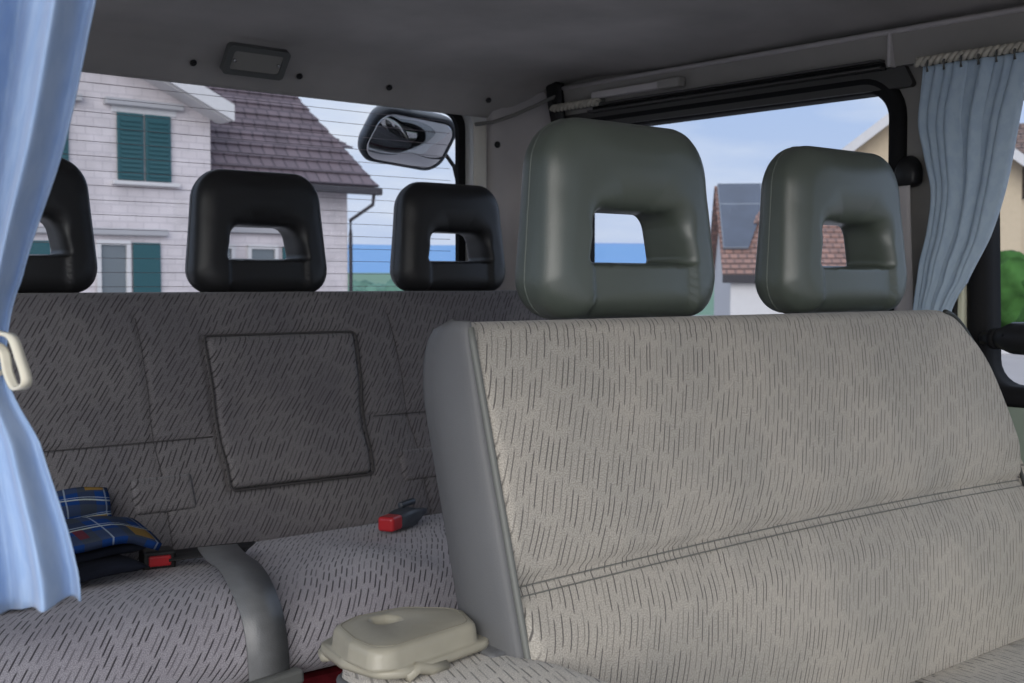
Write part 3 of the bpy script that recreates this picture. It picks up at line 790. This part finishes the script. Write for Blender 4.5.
# ------------------------------------------------------------------ curtains
def lerp(a, b, t): return a+(b-a)*t
def interp(tab, v):
    for (a, x), (b, y) in zip(tab, tab[1:]):
        if v <= b:
            i = [q[0] for q in tab].index(a); t = (v-a)/(b-a); p0 = tab[max(0, i-1)][1]; p3 = tab[min(len(tab)-1, i+2)][1]
            return .5*(2*x+(y-p0)*t+(2*p0-5*x+4*y-p3)*t*t+(3*x-p0-3*y+p3)*t**3)
    return tab[-1][1]
def curtain(name, m, x0, ztop, ztie, zbot, front_t, back_t, amp_t, folds, seed, parent, yk=.9, skew=0, xk=1):
    P = []; UVs = []; NV = 110; NU = 260
    for j in range(NV+1):
        v = j/NV; z = lerp(ztop, zbot, v); row = []; uvr = []
        f, b, am = interp(front_t, z*-1), interp(back_t, z*-1), interp(amp_t, z*-1)
        for i in range(NU+1):
            u = i/NU; ph = 2*pi*folds*u + .9*sin(u*11+seed) + .15*sin(v*3+u*9)
            wv_ = sin(ph)*(1+.35*sin(u*23+seed)) + .25*sin(ph*2+1.3+seed) + .55*noise.noise(Vector((u*9, v*.9, seed)))
            x = x0+am*wv_*xk-skew*u*(b-f); y = lerp(f, b, u) + am*yk*(cos(ph) if not skew else wv_)
            y += .003*noise.noise(Vector((u*5, v*4, seed+9)))
            row.append((x, y, z + (.004*sin(ph*.5) if j == NV else 0))); uvr.append((u*.6, v*.7))
        P.append(row); UVs.append(uvr)
    o = gridmesh(name, P, m, parent, UV=UVs, flip=True)
    s_ = o.modifiers.new('s', 'SOLIDIFY'); s_.thickness = .0012
    return o
# near curtain on the left, tied back
cl = empty('curtain', (.27, .75, 1.15)); tag(cl, 'pale blue curtain in the left foreground, tied back with a cream loop', 'curtain')
def fc(o, root): o.parent = root; o.location = -root.location; return o
c1 = curtain('cloth', 'curtain_near', .265, 1.150, .76, .616,
    [(-1.15, .592), (-.952, .645), (-.876, .694), (-.802, .764), (-.765, .790), (-.735, .786), (-.705, .738), (-.64, .686), (-.60, .680)],
    [(-1.15, .730), (-.95, .775), (-.802, .840), (-.765, .850), (-.735, .850), (-.70, .835), (-.64, .810), (-.60, .805)],
    [(-1.15, .012), (-.95, .012), (-.802, .009), (-.765, .006), (-.735, .006), (-.70, .009), (-.60, .013)], 6.5, 1.0, None, 1.0, 1.05, .55); fc(c1, cl)
tb_ = []
for k in range(60):
    a = 2*pi*k/60; tb_.append((.240+.036*cos(a), .825+.036*sin(a), .752+.012*sin(a)))
t1 = tube('tieback', tb_, .0035, 'ribbon', closed=True, flat=.5, n=8, up=(0, 0, 1)); fc(t1, cl)
lp = [(.252, .800, .768), (.246, .770, .772), (.243, .731, .771), (.243, .711, .769), (.243, .699, .758), (.243, .690, .747), (.243, .695, .742), (.243, .708, .741), (.243, .719, .749), (.243, .725, .760), (.246, .750, .764), (.252, .800, .762)]
t2 = ribbon('tie_loop', lp, .006, .0016, 'ribbon', None, side=(1, .2, 0)); fc(t2, cl)
rl = tube('curtain_rail', [(.265, .45, 1.160), (.265, 1.0, 1.160), (.262, 1.9, 1.160)], .006, 'grey_plastic'); tag(rl, 'curtain rail above the left door opening', 'curtain rail')

# far curtain on the right wall
cr_ = empty('curtain', (1.745, .95, 1.14)); tag(cr_, 'dusty blue curtain gathered beside the right side window', 'curtain')
c2 = curtain('cloth', 'curtain_far', 1.752, 1.135, .75, .560,
    [(-1.135, .862), (-1.03, .884), (-.95, .902), (-.87, .926), (-.80, .960), (-.765, .982), (-.74, .987), (-.65, .98), (-.56, .97)],
    [(-1.135, 1.040), (-1.05, 1.044), (-1.0, 1.032), (-.94, 1.018), (-.88, 1.026), (-.83, 1.040), (-.765, 1.048), (-.74, 1.048), (-.65, 1.05), (-.56, 1.05)],
    [(-1.135, .011), (-1.05, .016), (-.95, .016), (-.83, .009), (-.765, .006), (-.56, .010)], 9.5, 4.0, None, .6); fc(c2, cr_)
# gathered heading tape and hooks
for k in range(9):
    y = .80+.028*k
    fc(tube('hook', [(1.738, y, 1.125), (1.736, y, 1.137), (1.745, y+.002, 1.146)], .0022, 'grey_plastic', n=6), cr_)
def cordrail(y0, y1, z, x, label, cat='curtain rail'):
    rr = empty('curtain_rail', (x, y0, z)); tag(rr, label, cat)
    fc(box('track', (x+.004, y0, z-.006), (x+.020, y1, z+.008), 'grey_plastic', None, bev=.002), rr)
    P1 = [[], []]
    n = int((y1-y0)/.0022)
    for k in range(n):
        y = y0+(y1-y0)*k/n; a = k*.62
        for q in (0, 1): P1[q].append((x+.0035*cos(a+q*pi), y, z+.0045*sin(a+q*pi)))
    for q in (0, 1): fc(tube('cord', P1[q], .0042, 'cord', n=7), rr)
    return rr
cordrail(.55, 1.050, 1.143, 1.745, 'cream corded rail carrying the right curtain')
cordrail(1.76, 1.90, 1.163, 1.760, 'short cream corded rail end behind the larger headrest')
# channel track over the window
ch = empty('curtain_rail', (1.77, 1.5, 1.16)); tag(ch, 'long dark channel track above the right side window', 'curtain rail')
fc(box('channel', (1.766, 1.125, 1.146), (1.782, 1.80, 1.150), 'dark_channel', None, bev=.001), ch)
fc(box('channel', (1.766, 1.125, 1.158), (1.782, 1.80, 1.162), 'dark_channel', None, bev=.001), ch)
fc(box('track_back', (1.782, 1.125, 1.146), (1.786, 1.80, 1.162), 'rubber', None, bev=.001), ch)
fc(box('end_block', (1.755, 1.545, 1.168), (1.775, 1.60, 1.186), 'wall_trim', None, bev=.003), ch)
fc(box('cover_strip', (1.757, 1.60, 1.170), (1.775, 1.78, 1.184), 'pillar_trim', None, bev=.003), ch)

# ------------------------------------------------------------------ dome lamp, clips, belt anchor, latch
dl = empty('ceiling_lamp', (1.085, 1.935, 1.178)); tag(dl, 'small rectangular interior lamp on the dark header over the rear window', 'lamp')
mt = Matrix.Translation((1.087, 1.934, 1.187)) @ Matrix.Rotation(R(128), 4, 'X')
def on_header(u, v, w_): return mt @ Vector((u, v, w_))
def fr_d(a, b, c): return on_header(a, b, c)
fr1 = plate('bezel', [rrect(-.060, -.028, .060, .028, .008), rrect(-.048, -.018, .048, .018, .005)], .012, 'grey_plastic', fr_d); fc(fr1, dl)
fr2 = plate('lens', [rrect(-.050, -.020, .050, .020, .005)], .008, 'lens', fr_d); fc(fr2, dl)
for s in (-1, 1): fc(tube('screw', [on_header(s*.043, 0, .004), on_header(s*.043, 0, .0075)], .003, 'steel', n=10), dl)
def zc(y):
    for a, b in zip(prof, prof[1:]):
        if a[0] <= y <= b[0]: return a[1]+(b[1]-a[1])*(y-a[0])/(b[0]-a[0])
prof = [(-.75, 1.252), (-.2, 1.256), (.4, 1.258), (.9, 1.258), (1.3, 1.256), (1.55, 1.251), (1.70, 1.246), (1.80, 1.239), (1.87, 1.230), (1.915, 1.218), (1.945, 1.202), (1.968, 1.180), (1.985, 1.158)]
def clip(x, y, z, label, r=.006, n=(0, -.6, -.8)):
    n = Vector(n).normalized(); p = Vector((x, y, z)); P = []
    a = n.cross(Vector((1, 0, 0))).normalized(); b = n.cross(a)
    for (rr, h) in ((r, -.002), (r, .0015), (r*.8, .003), (r*.35, .0035), (r*.3, .002), (r*.05, .002)):
        P.append([tuple(n*h+a*rr*cos(t)+b*rr*sin(t)) for t in [2*pi*k/16 for k in range(16)]])
    o = fixn(gridmesh('trim_clip', P, 'black_plastic', None, closev=True, caps=True)); o.location = p
    tag(o, label, 'clip', 'trim clips on the header')
    return o
clip(.985, 1.966, 1.177, 'round black trim clip on the header left of the interior lamp')
clip(1.195, 1.966, 1.177, 'round black trim clip on the header right of the interior lamp')
clip(1.395, 1.966, 1.177, 'round black trim clip on the header above the outside mirror')
clip(1.645, 1.966, 1.177, 'round black trim clip at the far right end of the header')
clip(1.681, 1.980, 1.090, 'round dark trim clip on the grey pillar beside the rear window', n=(0, -1, 0), r=.007)

an = empty('belt_anchor', (1.79, 1.09, .975)); tag(an, 'black seat belt anchor with grey strap on the pillar behind the right curtain', 'belt anchor')
P = []
for k in range(9):
    t = k/8; r = .024*math.sqrt(max(0.001, 1-t*t*.6)); P.append([(1.788-.018*t, 1.082+r*cos(a), .975+(r*1.25*sin(a) if sin(a) > 0 else r*.9*math.copysign(abs(sin(a))**.4, sin(a))) - .004*t) for a in [2*pi*j/28 for j in range(28)]])
fc(fixn(gridmesh('cover', P, 'black_plastic', None, closev=True, caps=True)), an)
fc(ribbon('strap', [(1.772, 1.088, .955), (1.772, 1.086, .90), (1.771, 1.080, .80), (1.770, 1.075, .70), (1.768, 1.07, .60)], .034, .002, 'pillar_trim', None, side=(0, 1, 0)), an)

la = empty('window_latch', (1.775, .90, .718)); tag(la, 'black plastic latch on the front side window at the right edge', 'latch')
fc(tube('bolt', [(1.775, .945, .716), (1.772, .930, .716), (1.770, .922, .716)], .010, 'black_plastic', n=14), la)
fc(tube('collar', [(1.770, .926, .716), (1.768, .916, .716)], .016, 'rubber', n=16), la)
fc(tube('grip', [(1.768, .920, .716), (1.764, .905, .717), (1.762, .890, .718), (1.760, .86, .718), (1.760, .82, .716), (1.762, .80, .714)], .013, 'black_plastic', n=16, rs=[.012, .018, .024, .025, .021, .012]), la)
fc(tube('ridge', [(1.744, .897, .722), (1.742, .87, .724), (1.744, .84, .722)], .004, 'rubber', n=8), la)
fc(box('mounting_plate', (1.772, .80, .700), (1.786, .90, .734), 'black_plastic', None, bev=.004), la)

# ------------------------------------------------------------------ outside under-view mirror behind the rear window
um = empty('outside_mirror', (1.56, 2.16, 1.10), 0); tag(um, 'rounded convex mirror hanging outside behind the rear window', 'mirror')
MM = Matrix.Translation((1.578, 2.16, 1.110)) @ Matrix.Rotation(R(-10), 4, 'Z') @ Matrix.Rotation(R(34), 4, 'X') @ Matrix.Rotation(R(3), 4, 'Y')
mo = roundpoly([(-.112, -.058), (.098, -.072), (.118, .056), (-.088, .070)], [.040, .045, .036, .042], 9)
P = []
for k, y in ((.97, -.008), (1.0, -.004), (1.0, .012), (.93, .030), (.7, .042), (.3, .048), (.02, .049)):
    P.append([tuple(MM @ Vector((p[0]*k, y, p[1]*k))) for p in mo])
P = [[tuple(MM @ Vector((p[0]*.90, -.004, p[1]*.88))) for p in mo], [tuple(MM @ Vector((p[0]*.92, -.010, p[1]*.90))) for p in mo]] + P
fc(fixn(gridmesh('housing', P, 'grey_housing', None, closev=True, caps=True)), um)
P = []
for k in range(14):
    s = .93*(1-k/13)+.0005; P.append([tuple(MM @ Vector((p[0]*s, -.008-.032*(1-(s/.93)**2), p[1]*s*.97))) for p in mo])
fc(fixn(gridmesh('mirror_face', P, 'mirror', None, closev=True, caps=True)), um)
fc(tube('arm', [(1.62, 2.20, 1.12), (1.69, 2.185, 1.10), (1.715, 2.17, 1.06), (1.715, 2.13, .95), (1.71, 2.10, .80), (1.70, 2.085, .60)], .005, 'black_plastic', n=8), um)
fc(tube('arm', [(1.58, 2.20, 1.15), (1.60, 2.13, 1.24), (1.60, 2.07, 1.27)], .006, 'black_plastic', n=8), um)

# ------------------------------------------------------------------ outside: ground, lake, hills
def gz(D):
    tab = [(0, -.65), (60, -.75), (150, -3.0), (400, -1.5), (1000, 9.0), (1010, 8.6)]
    for (a, x), (b, y) in zip(tab, tab[1:]):
        if D <= b: return lerp(x, y, (D-a)/(b-a))
    return tab[-1][1]
P = []
for D in (0.01, 3, 8, 15, 25, 40, 60, 90, 150, 220, 300, 400, 600, 800, 1000, 1010):
    P.append([(D*sin(R(a)), D*cos(R(a)), gz(D)+(0 if D < 70 else .3*noise.noise(Vector((a*.3, D*.01, 0))))) for a in range(-180, 181, 4)])
def ground_mat():
    m = bpy.data.materials.new('ground'); m.use_nodes = True; q = NB(m); b = q.n['Principled BSDF']
    t = q.n.new('ShaderNodeTexCoord').outputs['Object']
    ln = q.n.new('ShaderNodeVectorMath'); ln.operation = 'LENGTH'; q.l.new(t, ln.inputs[0])
    road = q.mix(q.noise(t, .7, 4), (.30, .28, .285), (.40, .375, .38)); grass = q.mix(q.noise(t, .08, 4), (.10, .20, .12), (.16, .27, .20))
    q.l.new(q.mix(q.ss(ln.outputs['Value'], 55., 75.), road, grass), b.inputs['Base Color']); b.inputs['Roughness'].default_value = .95
    return m
M['ground'] = ground_mat()
g = gridmesh('ground', P, 'ground'); fixn(g); tag(g, kind='structure')
if g.data.polygons[100].normal.z < 0: g.data.flip_normals()
P = [[(D*sin(R(a)), D*cos(R(a)), -25+.034*D) for a in range(-20, 121, 4)] for D in (990, 1500, 2500, 4500, 7550)]
lk = gridmesh('lake', P, 'lake'); tag(lk, 'blue lake in the distance beyond the houses', 'lake', kind='stuff')
P = []
for k in range(9):
    P.append([((7600+260*k)*sin(R(a)), (7600+260*k)*cos(R(a)), -25+.034*(7600)+(30+45*noise.noise(Vector((a*.12, 0, 0))))*sin(pi*k/8)) for a in [x*.5 for x in range(-40, 241)]])
hl = gridmesh('far_shore', P, 'hills'); tag(hl, 'hazy blue shore on the far side of the lake', 'shore', kind='stuff')

# ------------------------------------------------------------------ houses
def quad(name, pts, m, parent, th=.12, uvs=None):
    """slab from 4+ coplanar corners with metric UVs"""
    p = [Vector(q) for q in pts]; n = (p[1]-p[0]).cross(p[-1]-p[0]).normalized(); ux = (p[1]-p[0]).normalized(); uy = n.cross(ux)
    vs = p+[q-n*th for q in p]; N = len(p)
    fs = [tuple(range(N)), tuple(range(2*N-1, N-1, -1))]+[(i, i+N, (i+1) % N+N, (i+1) % N) for i in range(N)]
    uv = [((q-p[0]).dot(ux), (q-p[0]).dot(uy)) for q in vs]
    o = mesh(name, vs, fs, m, parent, False, uv); return fixn(o)
def tile_roof(name, pts, m, parent, row=.34, rise=.045, th=.1):
    """roof slope built of overlapping courses: pts = eave-left, eave-right, top-right, top-left"""
    a, b, c, d = [Vector(q) for q in pts]; n = (b-a).cross(d-a).normalized()
    if n.z < 0: n = -n
    L_ = (d-a).length; k = max(2, int(L_/row)); ux = (b-a).normalized(); uy = (d-a)-ux*(d-a).dot(ux); Lh = uy.length; uy.normalize()
    vs, fs, uvs = [], [], []
    for i in range(k):
        t0, t1 = i/k, (i+1)/k
        l0, r0, l1, r1 = a.lerp(d, t0), b.lerp(c, t0), a.lerp(d, t1), b.lerp(c, t1)
        b0 = len(vs)
        vs += [l0, r0, l0+n*rise, r0+n*rise, l1+n*.004, r1+n*.004, l1, r1]
        fs += [(b0, b0+1, b0+3, b0+2), (b0+2, b0+3, b0+5, b0+4), (b0, b0+2, b0+4, b0+6), (b0+1, b0+7, b0+5, b0+3), (b0, b0+6, b0+7, b0+1)]
        uvs += [((q-a).dot(ux), (q-a).dot(uy)) for q in vs[b0:]]
    return mesh(name, vs, fs, m, parent, False, uvs)
def shutter_window(house, x0, x1, z0, z1, y, closed=True, pane=True):
    w_ = empty('window'); w_.parent = house
    if closed:
        mid = (x0+x1)/2
        for (a, b) in ((x0, mid-.02), (mid+.02, x1)):
            s = box('shutter', (a, y-.07, z0), (b, y-.03, z1), 'shutter', w_, bev=.01)
            vs, fs = [], []; n = int((z1-z0)/.10)
            for k in range(n):
                z = z0+.08+(z1-z0-.16)*k/n; b0 = len(vs)
                vs += [(a+.07, y-.072, z+.06), (b-.07, y-.072, z+.06), (b-.07, y-.100, z), (a+.07, y-.100, z), (a+.07, y-.072, z-.005), (b-.07, y-.072, z-.005)]
                fs += [(b0+3, b0+2, b0+1, b0), (b0+4, b0+5, b0+2, b0+3)]
            mesh('louvre', vs, fs, 'shutter', s, False)
    else:
        plate('frame', [[(x0, z0), (x1, z0), (x1, z1), (x0, z1)], [(x0+.09, z0+.09), (x1-.09, z0+.09), (x1-.09, z1-.09), (x0+.09, z1-.09)]], .08, 'house_white', lambda a, b, c: (a, y-.03+c, b), w_)
        box('pane', (x0+.05, y-.02, z0+.05), (x1-.05, y+.02, z1-.05), 'far_glass', w_, bev=0)
    return w_
# white shingled house with the gable towards the van
hA = empty('house', (7, 26, -.65)); tag(hA, 'white shingled house with green shutters seen through the rear window', 'house')
def hp(o, r=hA): o.parent = r; o.location = -r.location; return o
YA = 24.0
gv = [(-1.0, -.7), (12.39, -.7), (12.39, 4.28), (5.6, 7.4), (-1.0, 4.5)]
vs = [(x, YA, z) for x, z in gv]+[(x, YA+9, z) for x, z in gv]
fs = [(0, 1, 2, 3, 4), (9, 8, 7, 6, 5)]+[(i, i+5, (i+1) % 5+5, (i+1) % 5) for i in range(5)]
hp(fixn(mesh('wall', vs, fs, 'shingle_wall', None, False, [(v[0]+v[1]-YA, v[2]) for v in vs])))
sl_ = (4.40-7.55)/(13.05-5.6)
hp(quad('rake_board', [(12.62, YA-.55, 4.18), (12.62, YA-.55, 4.52), (5.6, YA-.55, 7.75), (5.6, YA-.55, 7.41)], 'house_white', None, -.10))
hp(quad('soffit', [(12.60, YA-.52, 4.22), (12.60, YA+.02, 4.22), (5.6, YA+.02, 7.43), (5.6, YA-.52, 7.43)], 'house_white', None, .05))
hp(quad('rake_board', [(-1.8, YA-.55, 4.30), (5.6, YA-.55, 7.43), (5.6, YA-.55, 7.75), (-1.8, YA-.55, 4.62)], 'house_white', None, -.10))
hp(tile_roof('roof', [(12.66, YA-.6, 4.52), (12.66, YA+9.5, 4.52), (5.6, YA+9.5, 7.78), (5.6, YA-.6, 7.78)], 'roof_tile', None))
hp(tile_roof('roof', [(-1.8, YA+9.5, 4.62), (-1.8, YA-.6, 4.62), (5.6, YA-.6, 7.78), (5.6, YA+9.5, 7.78)], 'roof_tile', None))
for (x0, x1) in ((10.32, 11.47), (8.18, 9.33), (6.0, 7.15)):
    w_ = shutter_window(hA, x0, x1, 2.88, 4.23, YA); w_.location = -hA.location
    hp(box('lintel', (x0-.26, YA-.16, 4.36), (x1+.26, YA+.01, 4.50), 'lintel', None, bev=.02)); hp(box('surround', (x0-.10, YA-.03, 4.23), (x1+.14, YA+.005, 4.37), 'house_white', None, bev=.01))
    hp(box('sill', (x0-.12, YA-.14, 2.78), (x1+.16, YA+.01, 2.86), 'house_white', None, bev=.01))
for (x0, x1) in ((9.86, 10.57), (7.6, 8.3)):
    w_ = shutter_window(hA, x0, x1, .45, 1.66, YA, closed=False); w_.location = -hA.location
    hp(box('shutter', (x1+.05, YA-.07, .45), (x1+.64, YA-.02, 1.62), 'shutter', None, bev=.01))
    hp(box('lintel', (x0-.35, YA-.12, 1.76), (x1+.80, YA+.01, 1.90), 'lintel', None, bev=.02))
# annex wing with dark tiled hipped roof
YB = 24.9
hB = empty('house_wing', (14.5, 27, -.65)); tag(hB, 'side wing with dark purple-brown hipped tile roof joined to the shingled house', 'house')
def hq(o): return hp(o, hB)
vs = [(x, y, z) for z in (-.7, 3.0) for (x, y) in ((12.45, YB), (16.42, YB), (16.42, YB+8), (12.45, YB+8))]
hq(fixn(mesh('wall', vs, [(0, 1, 5, 4), (1, 2, 6, 5), (2, 3, 7, 6), (3, 0, 4, 7), (4, 5, 6, 7)], 'shingle_wall', None, False, [(v[0]+v[1], v[2]) for v in vs])))
ex, ey, ez, hh = 16.90, 24.3, 3.08, 3.4; q_ = 2.2
hq(tile_roof('roof', [(12.42, ey, ez), (ex, ey, ez), (ex-q_, ey+q_, ez+hh), (12.42, ey+q_, ez+hh)], 'roof_tile', None, row=.30, rise=.055))
hq(tile_roof('roof', [(ex, ey, ez), (ex, ey+9, ez), (ex-q_, ey+9-q_, ez+hh), (ex-q_, ey+q_, ez+hh)], 'roof_tile', None, row=.30, rise=.055))
hq(quad('soffit', [(12.42, ey+.02, ez-.03), (ex-.03, ey+.02, ez-.03), (ex-.03, YB+.1, ez-.03), (12.42, YB+.1, ez-.03)], 'lintel', None, .05))
hq(box('gutter', (12.42, ey-.10, ez-.20), (ex+.08, ey+.02, ez-.02), 'gutter', None, bev=.04))
hq(tube('downpipe', [(ex-.12, ey+.0, ez-.15), (ex-.14, ey+.02, ez-.42), (16.47, YB-.06, ez-.78), (16.47, YB-.06, ez-1.1), (16.47, YB-.06, -.6)], .045, 'gutter', n=8))
for (x0, x1) in ((12.75, 13.40), (13.72, 14.50)):
    w_ = shutter_window(hB, x0, x1, .5, 1.66, YB, closed=False); w_.location = -hB.location
hq(box('shutter', (14.62, YB-.07, .5), (15.15, YB-.02, 1.64), 'shutter', None, bev=.01))
hq(box('lintel', (12.5, YB-.14, 1.92), (15.2, YB+.01, 2.06), 'lintel', None, bev=.02))
hq(box('dormer_wall', (16.0, 26.9, 3.4), (17.30, 28.6, 4.28), 'shingle_wall', None, bev=0))
hq(tile_roof('dormer_roof', [(15.2, 26.6, 4.24), (17.72, 26.6, 4.24), (17.62, 27.7, 4.72), (15.2, 27.7, 4.72)], 'roof_tile', None, row=.28))

# houses on the right, each in its own turned frame
def rot_house(name, label, loc, rz, Wd, Dp, zw, ov, rise, wallm, roofm, gable_front=False):
    r_ = empty(name, (*loc, 0), rz); tag(r_, label, 'house')
    zb = -3.2
    if gable_front:
        g_ = [(-Wd/2, zb), (Wd/2, zb), (Wd/2, zw), (0, zw+rise), (-Wd/2, zw)]
        vs = [(x, 0, z) for x, z in g_]+[(x, Dp, z) for x, z in g_]
        fixn(mesh('wall', vs, [(0, 1, 2, 3, 4), (9, 8, 7, 6, 5)]+[(i, i+5, (i+1) % 5+5, (i+1) % 5) for i in range(5)], wallm, r_, False))
        k = rise/(Wd/2)
        for s in (-1, 1):
            e_ = s*(Wd/2+ov); ze = zw-ov*k+.12
            tile_roof('roof', [(e_, -ov if s > 0 else Dp+ov, ze), (e_, Dp+ov if s > 0 else -ov, ze), (0, Dp+ov if s > 0 else -ov, zw+rise+.12), (0, -ov if s > 0 else Dp+ov, zw+rise+.12)], roofm, r_, row=.24, rise=.035)
            quad('rake_board', [(e_, -ov-.03, ze-.32), (e_, -ov-.03, ze+.04), (0, -ov-.03, zw+rise+.16), (0, -ov-.03, zw+rise-.20)], 'house_white', r_, .10)
            quad('soffit', [(e_, -ov, ze-.10), (e_, .02, ze-.10), (0, .02, zw+rise-.02), (0, -ov, zw+rise-.02)], 'house_white', r_, .05)
    else:
        g_ = [(0, zb), (Dp, zb), (Dp, zw), (Dp/2, zw+rise), (0, zw)]
        vs = [(-Wd/2, y, z) for y, z in g_]+[(Wd/2, y, z) for y, z in g_]
        fixn(mesh('wall', vs, [(0, 1, 2, 3, 4), (9, 8, 7, 6, 5)]+[(i, i+5, (i+1) % 5+5, (i+1) % 5) for i in range(5)], wallm, r_, False))
        k = rise/(Dp/2); X_ = Wd/2+ov
        tile_roof('roof', [(-X_, -ov, zw-ov*k+.1), (X_, -ov, zw-ov*k+.1), (X_, Dp/2, zw+rise+.1), (-X_, Dp/2, zw+rise+.1)], roofm, r_, row=.24, rise=.035)
        tile_roof('roof', [(X_, Dp+ov, zw-ov*k+.1), (-X_, Dp+ov, zw-ov*k+.1), (-X_, Dp/2, zw+rise+.1), (X_, Dp/2, zw+rise+.1)], roofm, r_, row=.24, rise=.035)
        box('fascia', (-X_, -ov-.06, zw-ov*k-.10), (X_, -ov, zw-ov*k+.10), 'gutter', r_, bev=.02)
    return r_
def polar(px, D): a = R(41)+math.atan((px-512)/1230); return (D*sin(a), D*cos(a)), a
# solar roofed house
(p, a) = ((26.3, 17.85), R(52))
hs = rot_house('house', 'low white house with terracotta roof and a dark solar array, right of the larger headrest', p, -R(47), 5.3, 7.0, 1.05, .22, 2.35, 'house_white', 'roof_terracotta')
k = 2.35/3.5
def onroof(x, y, up): return (x, y, 1.05+y*k+.1+up)
quad('solar_panels', [onroof(-2.8, .65, .13), onroof(-2.15, .65, .13), onroof(-1.3, 3.4, .13), onroof(-2.8, 3.4, .13)], 'solar', hs, .06)
# small tiled dormer
vs = []
quad('dormer_roof', [onroof(-1.95, 1.6, .15), onroof(-1.1, 1.6, .45), onroof(-1.1, 2.7, .2), onroof(-1.7, 2.5, .1)], 'roof_terracotta', hs, .08)
# cream house with gable
hc = rot_house('house', 'cream gabled house with brown tiled roof beyond the far right window', (36.5, 21.6), -R(58), 6.0, 9.0, 4.6, .9, 2.3, 'house_cream', 'roof_brown', True)
box('window', (-1.2, -.05, 1.6), (-.2, .02, 3.0), 'far_glass', hc, bev=.02)
hd_ = rot_house('house', 'brown roofed house behind the cream one at the right edge', (52.0, 21.0), -R(60), 9.0, 8.0, 4.9, .5, 2.9, 'house_cream', 'roof_brown')
# chimney on neighbour
# garden plants and wall at the far right
def bush(x, y, z, r, m, label, group=None, name='bush', trunk=0):
    root = empty(name, (x, y, z)); tag(root, label, 'tree' if trunk else 'bush', group)
    bm = bmesh.new(); bmesh.ops.create_icosphere(bm, subdivisions=4, radius=r)
    for v in bm.verts:
        n_ = noise.noise(v.co*(2.2/r)+Vector((x, y, 0))); n2 = noise.noise(v.co*(6/r)+Vector((y, x, 0)))
        v.co *= 1+.28*n_+.16*n2; v.co.z = v.co.z*.9+r*.8+trunk
    me = bpy.data.meshes.new('foliage'); bm.to_mesh(me); bm.free(); link('foliage', me, m, root)
    if trunk: tube('trunk', [(0, 0, 0), (.02*r, 0, trunk*.6), (0, 0, trunk+r*.4)], r*.09, 'bark', root, n=8)
    return root
(p, a) = polar(1003, 36); bush(p[0], p[1], -.7, 1.3, 'foliage', 'round green bush in front of the cream house')
(p, a) = polar(1075, 30); bush(p[0], p[1], -.7, 1.15, 'foliage', 'green bush at the right edge of the cream house')
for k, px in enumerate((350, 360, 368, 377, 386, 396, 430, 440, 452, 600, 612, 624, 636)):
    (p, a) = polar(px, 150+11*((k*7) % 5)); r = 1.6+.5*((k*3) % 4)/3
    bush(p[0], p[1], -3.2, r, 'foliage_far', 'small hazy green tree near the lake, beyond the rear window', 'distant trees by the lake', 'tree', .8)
# low garden wall and pavement edge right
(p, a) = polar(1015, 28)
gwl = box('garden_wall', (-6, -.12, -.70), (6, .12, -.25), 'house_white', None, bev=.02); gwl.location = (p[0], p[1], 0); gwl.rotation_euler = (0, 0, -a); tag(gwl, 'low pale garden wall along the street by the green bushes', 'wall')
